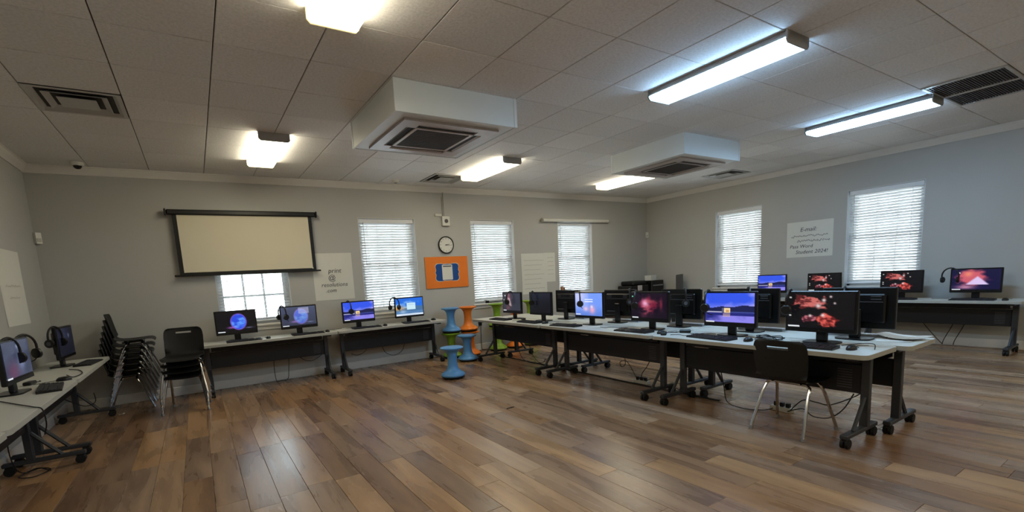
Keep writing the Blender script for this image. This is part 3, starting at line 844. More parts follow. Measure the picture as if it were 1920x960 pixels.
tb('long grey table on right wall, nearest one under the rightmost monitor', (8.99, 2.34, 0), -PI / 2, G1)
tb('long grey table on right wall, middle one behind the center rows', (8.99, 4.168, 0), -PI / 2, G1)
tb('long grey table on right wall, farthest one before the corner', (8.99, 5.996, 0), -PI / 2, G1)
tb('long grey table in the far corner holding two black printers', (8.42, 7.43, 0), 0, G1)

# ------------------------------------------------------------------ monitors
def fbm(w, h, sc, seed, oct=4):
    r = np.random.RandomState(seed); out = np.zeros((h, w)); amp = 1; tot = 0
    for o in range(oct):
        n = int(sc * 2 ** o) + 2
        g = r.rand(n, n)
        yy = np.linspace(0, n - 1.001, h); xx = np.linspace(0, n - 1.001, w)
        yi = yy.astype(int); xi = xx.astype(int); fy = (yy - yi)[:, None]; fx = (xx - xi)[None]
        fy = fy * fy * (3 - 2 * fy); fx = fx * fx * (3 - 2 * fx)
        a = g[yi][:, xi]; b_ = g[yi][:, xi + 1]; c = g[yi + 1][:, xi]; d = g[yi + 1][:, xi + 1]
        out += amp * ((a * (1 - fx) + b_ * fx) * (1 - fy) + (c * (1 - fx) + d * fx) * fy); tot += amp; amp *= .5
    return out / tot
SW, SH = 88, 52
def paint(kind):
    w_, h_ = SW + 1, SH + 1
    u = np.linspace(0, 1, w_)[None].repeat(h_, 0); v = np.linspace(0, 1, h_)[:, None].repeat(w_, 1)
    im = np.zeros((h_, w_, 3))
    def put(mask, col, a=1.0):
        k = (np.clip(mask, 0, 1) * a)[..., None]; im[:] = im * (1 - k) + np.array(col) * k
    def blob(cx, cy_, sx, sy_): return np.exp(-(((u - cx) / sx) ** 2 + ((v - cy_) / sy_) ** 2))
    def rect(a, c, d, e): return ((u >= a) & (u <= c) & (v >= d) & (v <= e)).astype(float)
    n1 = fbm(w_, h_, 4, 11); n2 = fbm(w_, h_, 7, 5)
    if kind == 'lake':
        im[:] = (0.20, 0.34, 0.92)
        st = np.clip((fbm(w_, h_, 3, 3) + 0.9 * (u * .4 + v) - .85) * 2.4, 0, 1); put(st * (v < .52), (0.62, 0.62, 0.97))
        put(np.clip((v - .30) * 4, 0, 1) * (v < .52), (0.72, 0.66, 0.96), .6)
        hill = v > (.47 - .10 * np.clip((u - .25), 0, 1) + .02 * np.sin(u * 14)); put(hill * 1.0, (0.10, 0.12, 0.30))
        put(rect(0, 1, .615, .64), (0.30, 0.36, 0.70), .7)
        put((v > .64) * 1.0, (0.13, 0.15, 0.48))
        put((v > .74) * np.clip(1.5 * n1 + (u - .35), 0, 1), (0.55, 0.52, 0.93))
        put(rect(0, .36, .615, .645), (0.80, 0.78, 0.85), .8)
        put(rect(.36, .53, .50, .64), (0.96, 0.86, 0.66)); put(rect(.36, .40, .50, .64), (0.35, 0.36, 0.5)); put(rect(.44, .50, .54, .62), (0.80, 0.60, 0.38))
        put(rect(.38, .53, .66, .78), (0.85, 0.70, 0.66), .6)
    elif kind == 'rocks':
        im[:] = (0.035, 0.03, 0.04)
        n3 = fbm(w_, h_, 11, 23, 4); n4 = fbm(w_, h_, 16, 31, 3)
        for cx, cy_, sx, sy_, lo, hi in ((.36, .27, .27, .21, (0.34, 0.11, 0.12), (0.80, 0.42, 0.40)), (.60, .76, .18, .20, (0.38, 0.10, 0.10), (0.86, 0.36, 0.32)), (.35, .73, .13, .15, (0.30, 0.12, 0.16), (0.74, 0.42, 0.46))):
            m = np.clip((blob(cx, cy_, sx, sy_) * 1.25 + n3 * 1.5 - 1.28) * 5, 0, 1); put(m, lo); put(m * np.clip((n4 + n1 * .6 - .72) * 4, 0, 1), hi)
        for cx, cy_, r_ in ((.56, .20, .03), (.48, .36, .04), (.66, .10, .02), (.36, .64, .025), (.72, .28, .018), (.55, .62, .03)): put(blob(cx, cy_, r_, r_ * 1.5), (0.92, 0.84, 0.84))
        for cy_ in (.10, .62, .52): put(rect(.03, .06, cy_, cy_ + .05), (0.85, 0.85, 0.85), .9)
    elif kind == 'nebula':
        im[:] = (0.07, 0.02, 0.10)
        n3 = fbm(w_, h_, 9, 41, 4); m = np.clip((blob(.48, .42, .32, .40) * .9 + n3 * 1.3 - 1.05) * 2.2, 0, 1); put(m, (0.42, 0.08, 0.19)); put(np.clip(blob(.43, .66, .13, .32) * (n3 * 2.2 - .5), 0, 1), (0.78, 0.36, 0.42))
        put(blob(.40, .38, .09, .13), (0.98, 0.72, 0.86)); put(blob(.55, .32, .16, .06), (0.72, 0.32, 0.36), .7); put(blob(.84, .42, .04, .22), (0.55, 0.16, 0.26), .8)
        put(rect(.02, .05, .10, .15), (0.5, 0.95, 0.75))
    elif kind == 'peak':
        im[:] = (0.06, 0.05, 0.22)
        m = np.clip(blob(.42, .36, .27, .36) * 1.3 + n2 * .7 - .6, 0, 1) * 2; put(m, (0.80, 0.36, 0.42)); put(blob(.35, .22, .08, .12), (0.98, 0.62, 0.45), .7)
        tri = np.clip((.30 * (v - .28) / .5 - np.abs(u - .54)) * 18, 0, 1) * (v < .72); put(tri, (0.86, 0.78, 0.94)); put(blob(.30, .84, .20, .10), (0.90, 0.62, 0.72), .8)
        put(rect(.15, .18, .12, .19), (0.9, 0.92, 0.95))
    elif kind in ('orb', 'orbpale'):
        im[:] = (0.02, 0.02, 0.04)
        r_ = np.hypot((u - .56) / .20, (v - .50) / .38); put(np.clip((1.05 - r_) * 8, 0, 1), (0.16, 0.28, 0.86)); put(np.clip((1 - r_) * 6, 0, 1) * np.clip((n2 - .42) * 4, 0, 1), (0.36, 0.60, 0.98))
        put(np.exp(-((r_ - 1.0) / .07) ** 2), (0.62, 0.40, 0.92), .7); put(blob(.36, .76, .10, .05), (0.72, 0.40, 0.80), .8); put(blob(.82, .82, .10, .03), (0.6, 0.6, 0.75), .7)
        if kind == 'orbpale':
            im[:] = im * .55 + np.array((0.36, 0.40, 0.52)) * .75 * (1 - .3 * v[..., None]); put(rect(.50, .80, .05, .35), (0.72, 0.72, 0.86), .6)
    elif kind == 'beach':
        im[:] = (0.13, 0.42, 0.88); put(np.clip((n1 + v - .75) * 3, 0, 1), (0.62, 0.78, 0.96), .8)
        put((v > .52 + .06 * np.sin(u * 6)) * 1.0, (0.28, 0.44, 0.62)); put(blob(.08, .56, .22, .12), (0.90, 0.66, 0.34)); put((v > .74) * n2 * 1.6, (0.34, 0.52, 0.72)); put(blob(.25, .78, .12, .1), (0.7, 0.8, 0.92), .7)
        put(rect(.40, .72, .28, .66), (0.80, 0.92, 0.96)); put(rect(.44, .68, .36, .40), (0.55, 0.65, 0.8), .5); put((v > .90) * 1.0, (0.82, 0.88, 0.95))
    elif kind == 'pastel':
        im[:] = (0.50, 0.64, 0.98); put(blob(.15, .1, .3, .5), (0.78, 0.80, 0.98)); put((u > .5) * .6, (0.44, 0.60, 0.98))
        put(np.clip(v - .55, 0, 1) * 2.0, (0.36, 0.50, 0.84)); put(blob(.40, .70, .09, .10), (0.92, 0.78, 0.90)); put(blob(.64, .74, .10, .16), (0.95, 0.68, 0.80)); put(blob(.62, .60, .04, .06), (0.98, 0.9, 0.95))
        put(rect(.36, .66, .26, .29), (0.90, 0.94, 1.0)); put(rect(.36, .66, .36, .40), (0.95, 0.97, 1.0))
    elif kind == 'streak':
        im[:] = (0.20, 0.21, 0.26); put(np.clip(1 - v * 1.2, 0, 1), (0.14, 0.13, 0.17), .7); put(blob(.36, .20, .10, .25), (0.50, 0.26, 0.34)); put(np.exp(-((u - .36 - .22 * (v - .3)) / .07) ** 2) * (v > .25) * (v < .75), (0.82, 0.70, 0.70), .85)
        put(blob(.30, .80, .12, .16), (0.45, 0.28, 0.30), .8); put(rect(.12, .17, .10, .17), (0.95, 0.95, 0.95)); put(rect(.05, .09, .34, .39), (0.85, 0.85, 0.85))
    elif kind == 'dim':
        im[:] = (0.20, 0.22, 0.30); put(n1 * 1.0, (0.36, 0.40, 0.50), .7); put(blob(.28, .80, .2, .25), (0.42, 0.24, 0.36), .8); put(blob(.62, .62, .12, .2), (0.48, 0.54, 0.68), .7); put(blob(.55, .15, .05, .06), (.8, .85, .95), .6)
    elif kind == 'off':
        im[:] = (0.055, 0.06, 0.085); put(np.clip(.6 - v, 0, 1), (0.12, 0.13, 0.19), .8)  # faint reflection painted into the dark screen, paler towards the top
    elif kind == 'offblue':
        im[:] = (0.07, 0.075, 0.12); put(blob(.4, .25, .3, .3), (0.16, 0.18, 0.28), .8); put(blob(.7, .3, .05, .08), (0.55, 0.6, 0.7), .5)
    if kind not in ('off', 'offblue'):
        if kind not in ('beach', 'pastel'): put((v > .945) * 1.0, (0.02, 0.02, 0.03))
        put(rect(.02, .20, .94, .98), (0.93, 0.95, 0.97))
    return im
SCREEN_ME = {}
MW, MH, MZ0 = 0.515, 0.335, 0.80 - ZT          # panel width, height and bottom above the table
def screen_mesh(kind):
    if kind in SCREEN_ME: return SCREEN_ME[kind]
    im = paint(kind); bz = 0.017; bb = 0.032
    x0, x1, z1, z0 = -MW / 2 + bz, MW / 2 - bz, MH - bz, bb
    vs = []; fs = []; cols = []
    for j in range(SH + 1):
        for i in range(SW + 1):
            vs.append((x0 + (x1 - x0) * i / SW, 0, z1 + (z0 - z1) * j / SH)); cols.append((*s2l(np.clip(im[j, i], 0, 1)), 1))
    for j in range(SH):
        for i in range(SW):
            a = j * (SW + 1) + i; fs.append((a, a + SW + 1, a + SW + 2, a + 1))
    me = bpy.data.meshes.new('screen'); me.from_pydata(vs, [], fs); me.update()
    at = me.attributes.new('picture', 'FLOAT_COLOR', 'POINT'); at.data.foreach_set('color', np.array(cols, dtype=np.float32).ravel())
    me.materials.append(MATS['lit_screen']); SCREEN_ME[kind] = me
    return me
def monitor_body():
    root = thing('computer_monitor', 'm', 'monitor')
    z0 = MZ0
    bd = MB()
    bd.box(-MW / 2, MW / 2, -0.012, 0.022, z0, z0 + MH, b=0.006)
    bd.box(-MW / 2 + 0.06, MW / 2 - 0.06, 0.022, 0.050, z0 + 0.05, z0 + MH - 0.05, b=0.012)
    bd.build('panel', 'monitor_black', root)
    MB().box(-MW / 2 + 0.006, MW / 2 - 0.006, -0.0138, -0.0118, z0 + 0.003, z0 + 0.031).build('lower_bezel', 'monitor_black', root, smooth=False)
    MB().box(-0.004, 0.004, -0.0146, -0.0138, z0 + 0.014, z0 + 0.019).build('power_light', 'vent_grey', root, smooth=False)
    vt = MB()
    for i in range(2):
        vt.box(-0.17, -0.10, 0.0500, 0.0515, z0 + MH - 0.075 - i * 0.022, z0 + MH - 0.067 - i * 0.022); vt.box(0.10, 0.17, 0.0500, 0.0515, z0 + MH - 0.075 - i * 0.022, z0 + MH - 0.067 - i * 0.022)
    vt.box(-MW / 2 + 0.075, MW / 2 - 0.075, 0.0500, 0.0508, z0 + MH - 0.118, z0 + MH - 0.112)
    vt.build('rear_vents', 'vent_grey', root, smooth=False)
    MB().box(-0.04, 0.04, 0.03, 0.062, 0.012, z0 + 0.16, b=0.006).build('stand_neck', 'monitor_black', root)
    bs = MB(); bs.prism([(x, y + 0.05) for x, y in rrect(0.125, 0.085, 0.05)], 0, 0.012); bs.build('stand_base', 'monitor_black', root)
    return root
mon_p = Proto(monitor_body)
def monitor(label, kind, x, y, rotz, group='black desktop monitors', z=ZT):
    o = mon_p(label, (x, y, z), rotz, group)
    if kind: link('screen', screen_mesh(kind), o, (0, -0.0146, MZ0))
    return o
FXM = 4.235
GM = 'black desktop monitors'
mons = {}
# the screens are added after all bodies exist so that copies carry only the shared parts
SPEC = [
 ('F6', 'large monitor with red rock wallpaper behind the single chair', 'rocks', FXM, 1.79, -PI / 2),
 ('F5', 'monitor with blue lake and lit cabin picture in the front center row', 'lake', FXM, 2.55, -PI / 2),
 ('F4', 'monitor with dark red nebula wallpaper in the front center row', 'nebula', FXM, 3.475, -PI / 2),
 ('F3', 'monitor with pale blue screen and headset over its left edge', 'pastel', FXM, 4.42, -PI / 2),
 ('F2', 'monitor with a dark switched-off screen in the front center row', 'off', FXM, 5.42, -PI / 2),
 ('F1', 'leftmost monitor of the front center row, grey screen with pink streak', 'streak', FXM, 6.15, -PI / 2),
 ('S6', 'monitor seen from the back beside the loose white papers', None, 4.665, 1.69, PI / 2),
 ('S5', 'monitor seen from the back just right of the blue lake screen', None, 4.665, 2.57, PI / 2),
 ('S4', 'monitor seen from the back just left of the blue lake screen', None, 4.665, 3.38, PI / 2),
 ('S3', 'monitor seen from the back just right of the pale blue screen', None, 4.665, 4.30, PI / 2),
 ('S2', 'monitor seen from the back between switched-off screen and pale blue screen', None, 4.665, 5.31, PI / 2),
 ('B1', 'monitor with glowing blue orb on black under the projection screen', 'orb', 0.435, 7.43, 0),
 ('B2', 'monitor with washed-out blue orb picture on the back wall table', 'orbpale', 1.26, 7.43, 0),
 ('B3', 'monitor with blue lake and cabin picture on the back wall table', 'lake', 2.155, 7.43, 0),
 ('B4', 'monitor with bright blue sky picture and white dialog window', 'beach', 3.01, 7.42, 0),
 ('R1', 'small monitor with blue lake picture on the right wall table', 'lake', 9.07, 4.65, -PI / 2),
 ('R2', 'monitor with red rock wallpaper below the right wall poster', 'rocks', 9.07, 3.79, -PI / 2),
 ('R3', 'monitor with red rock wallpaper in front of the right window', 'rocks', 9.07, 2.755, -PI / 2),
 ('R4', 'rightmost monitor with pink and blue peak picture by the right wall', 'peak', 9.07, 1.95, -PI / 2),
 ('L1', 'dim grey monitor cut by the left picture edge', 'dim', -1.235, 5.00, R(86)),
 ('L2', 'small dark monitor on the left table next to the back corner', 'offblue', -1.235, 6.62, R(86)),
]
for key, label, kind, x, y, rz_ in SPEC: mons[key] = mon_p(label, (x, y, ZT), rz_, GM)
for key, label, kind, x, y, rz_ in SPEC:
    if kind: link('screen', screen_mesh(kind), mons[key], (0, -0.0146, MZ0))

# ------------------------------------------------------------------ headsets
def headset():
    """hangs from its band: local origin at the top of the band, arc in the xz plane"""
    root = thing('headset', 'h', 'headset')
    pts = []
    for i in range(15):
        a = R(-20 + 220 * i / 14); pts.append((0.095 * math.cos(a), 0, -0.095 + 0.11 * math.sin(a) - 0.015))
    MB().tube(pts, 0.0095, 8).build('headband', 'black_plastic', root)
    for s_ in (-1, 1):
        x = s_ * 0.086
        cu = MB(); cu.lathe([(0.034, -0.018), (0.042, -0.010), (0.042, 0.010), (0.030, 0.013)], 20, T((x, 0, -0.165)) @ Matrix.Rotation(PI / 2, 4, 'Y'))
        e = cu.build('earcup', 'black_plastic', root)
        MB().lathe([(0.020, 0.0131), (0.020, 0.0145), (0.012, 0.015)], 16, T((x, 0, -0.165)) @ Matrix.Rotation(PI / 2 * s_, 4, 'Y')).build('cap_ring', 'vent_grey', e)
    MB().tube([(-0.086, 0, -0.195), (-0.08, -0.03, -0.225), (-0.05, -0.06, -0.235)], 0.004, 6, 4).build('microphone', 'black_plastic', root)
    return root
hp = Proto(headset)
GH = 'black headsets hanging on monitors'
def on_mon(key, dx, label, up=0.012, tw=0.0):
    o = mons[key]; rz_ = o.rotation_euler.z
    p = Matrix.Rotation(rz_, 4, 'Z') @ Vector((dx, 0.005, 0))
    hp(label, (o.location.x + p.x, o.location.y + p.y, ZT + MZ0 + MH + up), rz_ + PI / 2 + tw, GH)
on_mon('F3', -0.19, 'black headset hanging over the pale blue screen', tw=R(55))
on_mon('F4', -0.19, 'black headset hanging over the dark red nebula monitor', tw=R(30))
on_mon('F5', -0.225, 'black headset hanging over the front row lake monitor', tw=R(15))
on_mon('F2', -0.19, 'black headset hanging over the switched-off monitor', tw=R(40))
on_mon('F1', -0.06, 'black headset hanging over the grey screen with pink streak', tw=R(20))
on_mon('F6', -0.235, 'black headset hanging over the large red rock monitor', tw=R(10))
on_mon('S6', 0.10, 'black headset hanging on the monitor back near the papers', tw=R(20))
on_mon('S5', 0.04, 'black headset hanging on the monitor back right of the lake screen', tw=R(40))
on_mon('S4', -0.05, 'black headset hanging on the monitor back left of the lake screen', tw=R(40))
on_mon('S3', -0.17, 'black headset hanging on the monitor back right of the pale screen', tw=R(40))
on_mon('B2', -0.22, 'black headset hanging over the washed-out orb monitor', tw=R(25))
on_mon('B3', -0.15, 'black headset hanging over the back wall lake monitor', tw=R(10))
on_mon('B4', -0.255, 'black headset hanging over the monitor with white dialog window', tw=R(35))
on_mon('R4', -0.262, 'black headset hanging over the rightmost monitor', tw=R(80))
on_mon('L1', 0.235, 'black headset hanging over the right edge of the dim left monitor', tw=R(60))
on_mon('L1', -0.06, 'black headset hanging in front of the dim left monitor screen', tw=R(70))
on_mon('L2', -0.235, 'black headset hanging over the small dark corner monitor', tw=R(70))

# ------------------------------------------------------------------ keyboards, mice
def keyboard(km):
    def fn():
        root = thing('keyboard', 'k', 'keyboard')
        bd = MB(); bd.add([(-0.22, -0.075, 0), (0.22, -0.075, 0), (0.22, 0.075, 0), (-0.22, 0.075, 0), (-0.22, -0.075, 0.010), (0.22, -0.075, 0.010), (0.22, 0.075, 0.022), (-0.22, 0.075, 0.022)],
               [(0, 3, 2, 1), (4, 5, 6, 7), (0, 1, 5, 4), (1, 2, 6, 5), (2, 3, 7, 6), (3, 0, 4, 7)])
        bd.build('key_tray', 'black_plastic' if km == 'keys_grey' else 'silver', root, smooth=False)
        ks = MB()
        for r_ in range(5):
            for c in range(18):
                if c == 14: continue
                x = -0.205 + c * 0.0238; y = -0.060 + r_ * 0.027; z = 0.010 + 0.012 * (y + 0.075) / 0.15
                ks.box(x - 0.0095, x + 0.0095, y - 0.0105, y + 0.0105, z, z + 0.005)
        k = ks.build('keys', km, root, smooth=False); k['kind'] = 'stuff'
        return root
    return Proto(fn)
kp = keyboard('keys_grey'); kw = keyboard('keys_white')
GK = 'black keyboards'
for lab, x, y, rz_ in (
    ('black keyboard in front of the large red rock monitor', 4.00, 1.80, -PI / 2 + 0.05), ('black keyboard in front of the front row lake monitor', 4.02, 2.60, -PI / 2 - 0.12),
    ('black keyboard in front of the dark red nebula monitor', 4.02, 3.52, -PI / 2), ('black keyboard in front of the pale blue screen', 4.00, 4.62, -PI / 2 + 0.1),
    ('black keyboard in front of the switched-off monitor', 4.02, 5.42, -PI / 2), ('black keyboard in front of the grey screen with pink streak', 4.04, 6.22, -PI / 2),
    ('black keyboard below the glowing blue orb monitor', 0.50, 7.27, 0), ('black keyboard below the washed-out orb monitor', 1.34, 7.27, 0.02),
    ('black keyboard below the back wall lake monitor', 2.22, 7.27, 0), ('black keyboard below the monitor with white dialog window', 3.06, 7.27, 0),
    ('black keyboard below the rightmost monitor', 8.88, 1.93, -PI / 2), ('black keyboard below the monitor at the right window', 8.88, 2.74, -PI / 2),
    ('black keyboard in front of the dim left monitor', -1.07, 5.02, PI / 2 + 0.15), ('black keyboard in front of the small dark corner monitor', -1.07, 6.62, PI / 2 - 0.1)):
    kp(lab, (x, y, ZT), rz_, GK)
for lab, x, y, rz_ in (
    ('silver and white keyboard behind the large red rock monitor', 4.83, 1.74, PI / 2), ('silver and white keyboard behind the monitor back right of the lake screen', 4.83, 2.55, PI / 2),
    ('silver and white keyboard behind the monitor back left of the lake screen', 4.83, 3.40, PI / 2), ('silver and white keyboard behind the monitor back right of the pale screen', 4.83, 4.30, PI / 2),
    ('silver and white keyboard between switched-off screen and pale blue screen', 4.83, 5.30, PI / 2)):
    kw(lab, (x, y, ZT), rz_, 'silver and white keyboards')
def mouse():
    root = thing('computer_mouse', 'm', 'mouse')
    vs = []; fs = []; n = 16; rings = [(1.0, 0.0), (1.0, 0.012), (0.86, 0.024), (0.55, 0.033), (0.12, 0.036)]
    for k, z in rings:
        for i in range(n): vs.append((0.031 * k * math.cos(2 * PI * i / n), 0.054 * k * math.sin(2 * PI * i / n) - 0.004 * (1 - k), z))
    for j in range(len(rings) - 1):
        for i in range(n): fs.append((j * n + i, j * n + (i + 1) % n, (j + 1) * n + (i + 1) % n, (j + 1) * n + i))
    fs += [tuple(range(n))[::-1], tuple(range((len(rings) - 1) * n, len(rings) * n))]
    MB().add(vs, fs).build('mouse_body', 'black_plastic', root)
    MB().cyl((-0.004, 0.030, 0.026), (0.004, 0.030, 0.026), 0.008, n=12).build('scroll_wheel', 'vent_grey', root)
    MB().tube([(0, 0.052, 0.008), (0.01, 0.10, 0.004), (-0.03, 0.17, 0.003), (0.02, 0.24, 0.003)], 0.002, 5, 4).build('mouse_cord', 'rubber', root)
    return root
mp = Proto(mouse)
for lab, x, y, rz_ in (
    ('black mouse right of the keyboard at the near table corner', 4.06, 1.50, -PI / 2), ('black mouse beside the keyboard of the front row lake monitor', 4.04, 2.26, -PI / 2),
    ('black mouse beside the keyboard of the dark red nebula monitor', 4.05, 3.18, -PI / 2), ('black mouse beside the keyboard of the switched-off monitor', 4.05, 5.10, -PI / 2),
    ('black mouse beside the keyboard of the glowing blue orb monitor', 0.80, 7.27, 0), ('black mouse beside the keyboard of the washed-out orb monitor', 1.62, 7.30, 0),
    ('black mouse beside the back wall lake monitor', 2.52, 7.28, 0), ('black mouse at the table end beside the stools', 3.42, 7.38, 0.3),
    ('black mouse beside the rightmost monitor', 8.88, 1.62, -PI / 2), ('black mouse on the left table near the dim monitor', -1.06, 5.42, PI / 2)):
    mp(lab, (x, y, ZT), rz_, 'black computer mice')

# ------------------------------------------------------------------ school chairs
def shell_mesh():
    bm = bmesh.new()
    prof = [(-0.262, 0.775, 0.155), (-0.262, 0.765, 0.180), (-0.258, 0.745, 0.196), (-0.254, 0.725, 0.203), (-0.250, 0.700, 0.207), (-0.243, 0.655, 0.210), (-0.234, 0.60, 0.208), (-0.224, 0.55, 0.202), (-0.212, 0.50, 0.196), (-0.194, 0.462, 0.196),
            (-0.165, 0.438, 0.200), (-0.125, 0.428, 0.205), (-0.06, 0.424, 0.210), (0.01, 0.424, 0.212), (0.08, 0.428, 0.212), (0.14, 0.432, 0.210), (0.18, 0.430, 0.204), (0.205, 0.420, 0.192), (0.215, 0.405, 0.175)]
    NU = 20; grid = []
    for j, (y, z, hw) in enumerate(prof):
        rowv = []
        for i in range(NU + 1):
            u = -1 + 2 * i / NU
            back = j <= 8
            yy = y + (0.035 * u * u if back else 0)             # wrap-around back
            zz = z + (0 if back else 0.012 * u * u)
            rowv.append(bm.verts.new((u * hw, yy, zz)))
        grid.append(rowv)
    for j in range(len(prof) - 1):
        for i in range(NU):
            if j in (3,) and 6 <= i <= 13: continue              # hand slot
            if j == 4 and 7 <= i <= 12 and False: continue
            bm.faces.new((grid[j][i], grid[j + 1][i], grid[j + 1][i + 1], grid[j][i + 1]))
    bmesh.ops.recalc_face_normals(bm, faces=bm.faces)
    bmesh.ops.solidify(bm, geom=bm.faces[:], thickness=0.006)
    me = bpy.data.meshes.new('seat_shell'); bm.to_mesh(me); bm.free()
    me.polygons.foreach_set('use_smooth', [True] * len(me.polygons)); me.set_sharp_from_angle(angle=R(50))
    me.materials.append(MATS['chair_plastic'])
    return me
def chair():
    root = thing('stacking_chair', 'c', 'chair')
    link('seat_shell', shell_mesh(), root)
    r = 0.0125
    for s_ in (-1, 1):
        for nm, fx, fy, tx, ty in (('rear', 0.205, -0.235, 0.165, -0.075), ('front', 0.235, 0.225, 0.17, 0.085)):
            pts = [(s_ * fx, fy, 0.018), (s_ * (fx + 0.25 * (tx - fx)), fy + 0.25 * (ty - fy), 0.12), (s_ * (fx + 0.75 * (tx - fx)), fy + 0.75 * (ty - fy), 0.32), (s_ * tx, ty, 0.385),
                   (s_ * (tx - 0.02), ty, 0.404), (s_ * (tx - 0.05), ty, 0.409), (0, ty, 0.409)]
            lg = MB().tube(pts, r, 10).build('leg', 'chrome', root)
            MB().cyl((s_ * fx, fy, 0), (s_ * (fx - 0.004), fy * 0.98, 0.03), 0.016, 0.0145, n=12).build('glide', 'silver', lg)
        MB().tube([(s_ * 0.11, -0.12, 0.410), (s_ * 0.11, 0.10, 0.410)], 0.008, 8).build('seat_rail', 'chrome', root)
    return root
ch = Proto(chair)
ch('single black chair with chrome legs tucked under the nearest center table', (4.065, 1.90, 0), -PI / 2 - 0.03)
ORD = ['lowest', 'second lowest', 'third lowest', 'middle', 'third highest', 'second highest', 'topmost']
for k in range(7):
    ch('%s black chair of the tall stack in the back left corner' % ORD[k], (-0.83 + 0.018 * k, 7.425 + 0.002 * k, 0.072 * k), -PI / 2 + 0.02, 'tall stack of black chairs')
ORD = ['lowest', 'second lowest', 'second highest', 'topmost']
for k in range(4):
    ch('%s black chair of the short stack beside the orb monitor' % ORD[k], (-0.225 + 0.003 * k, 6.78 - 0.018 * k, 0.072 * k), PI - 0.14, 'short stack of black chairs')

# ------------------------------------------------------------------ wobble stools
def stool(col):
    def fn():
        root = thing('wobble_stool', 's', 'stool')
        body = [(0.150, 0.030), (0.168, 0.036), (0.172, 0.050), (0.166, 0.066), (0.135, 0.088), (0.100, 0.112), (0.080, 0.145), (0.070, 0.19), (0.066, 0.25), (0.068, 0.31), (0.076, 0.355), (0.094, 0.390), (0.120, 0.410), (0.140, 0.418)]
        MB().lathe(body, 36).build('pedestal', col, root)
        MB().lathe([(0.138, 0.416), (0.156, 0.420), (0.163, 0.430), (0.162, 0.440), (0.150, 0.446), (0.05, 0.448)], 36).build('seat', col, root)
        MB().lathe([(0.10, 0.0), (0.145, 0.006), (0.163, 0.020), (0.164, 0.034), (0.150, 0.040)], 36).build('rubber_base', 'rubber', root)
        return root
    return Proto(fn)
sb_, so_, sg_ = stool('stool_blue'), stool('stool_orange'), stool('stool_green')
GS = 'wobble stools'
SHT = 0.448
sb_('blue wobble stool standing alone nearest the camera', (2.97, 5.88, 0), 0, GS)
sb_('blue wobble stool on the floor in front of the orange stools', (3.80, 6.92, 0), 0, GS)
sg_('green wobble stool underneath the stacked blue stool', (3.755, 7.42, 0), 0, GS)
sb_('blue wobble stool stacked on top of a green stool', (3.775, 7.42, SHT), 0, GS)
so_('orange wobble stool at the bottom of the stack left of the table', (4.10, 7.33, 0), 0, GS)
so_('orange wobble stool at the top of the stack left of the table', (4.07, 7.33, SHT), 0, GS)
sg_('green wobble stool at the bottom of the stack below the window', (4.76, 7.45, 0), 0, GS)
sg_('green wobble stool at the top of the stack below the window', (4.77, 7.45, SHT), 0, GS)
so_('orange wobble stool on the floor behind the center tables', (5.17, 7.47, 0), 0, GS)
so_('orange wobble stool stacked and mostly hidden behind the leftmost center monitor', (5.19, 7.47, SHT - 0.0), 0, GS)
sg_('green wobble stool on the floor behind the switched-off monitor', (5.58, 7.45, 0), 0, GS)
sg_('green wobble stool stacked and glimpsed between the two leftmost center monitors', (5.56, 7.45, SHT), 0, GS)

# ------------------------------------------------------------------ small things
def cable(name, label, pts, r=0.0045, sub=6, group=None):
    return tag(MB().tube(pts, r, 6, sub).build(name, 'rubber'), label, 'cable', group)
GC = 'black power cables'
cable('power_cable', 'black cable looping below the nearest center table panel', [(4.22, 2.62, 0.36), (4.24, 2.60, 0.20), (4.25, 2.57, 0.06), (4.30, 2.45, 0.012), (4.38, 2.30, 0.010), (4.44, 2.24, 0.03)], group=GC)
cable('power_cable', 'black cable sagging behind the single chair to the table leg', [(4.46, 2.10, 0.03), (4.42, 1.98, 0.16), (4.40, 1.86, 0.17), (4.36, 1.74, 0.18), (4.34, 1.55, 0.30), (4.25, 1.50, 0.37)], group=GC)
cable('power_cable', 'black cable trailing over the floor behind the single chair', [(4.46, 2.12, 0.02), (4.36, 1.95, 0.10), (4.30, 1.84, 0.07), (4.26, 1.70, 0.10), (4.24, 1.60, 0.20), (4.22, 1.53, 0.34)], group=GC)
cable('power_cable', 'curly black cable hanging to the floor power strip', [(4.27, 3.88, 0.36), (4.28, 3.88, 0.26), (4.29, 3.95, 0.22), (4.30, 3.98, 0.27), (4.32, 3.90, 0.29), (4.36, 3.84, 0.18), (4.42, 3.82, 0.05)], group=GC)
cable('power_cable', 'black cable from the middle center table to the power strip', [(4.27, 3.50, 0.36), (4.30, 3.58, 0.26), (4.38, 3.72, 0.14), (4.44, 3.76, 0.05)], group=GC)
cable('power_cable', 'black cable running from power strip toward the next table leg', [(4.46, 3.74, 0.03), (4.42, 3.60, 0.10), (4.40, 3.40, 0.08), (4.42, 3.10, 0.012), (4.44, 2.90, 0.010)], group=GC)
cable('power_cable', 'black cable dangling beneath the farthest center table', [(4.28, 6.10, 0.36), (4.28, 6.08, 0.18), (4.30, 5.98, 0.05), (4.36, 5.80, 0.012), (4.40, 5.62, 0.05), (4.36, 5.52, 0.12), (4.32, 5.42, 0.04)], group=GC)
cable('power_cable', 'second black cable dangling beneath the farthest center table', [(4.28, 5.80, 0.36), (4.29, 5.78, 0.20), (4.34, 5.66, 0.05), (4.40, 5.50, 0.012), (4.42, 5.30, 0.010)], group=GC)
cable('power_cable', 'black cable drooping below the table under the projection screen, left', [(0.86, 7.50, 0.36), (0.86, 7.56, 0.18), (0.88, 7.62, 0.03), (0.94, 7.66, 0.012), (1.04, 7.64, 0.03), (1.06, 7.58, 0.18), (1.07, 7.50, 0.36)], group=GC)
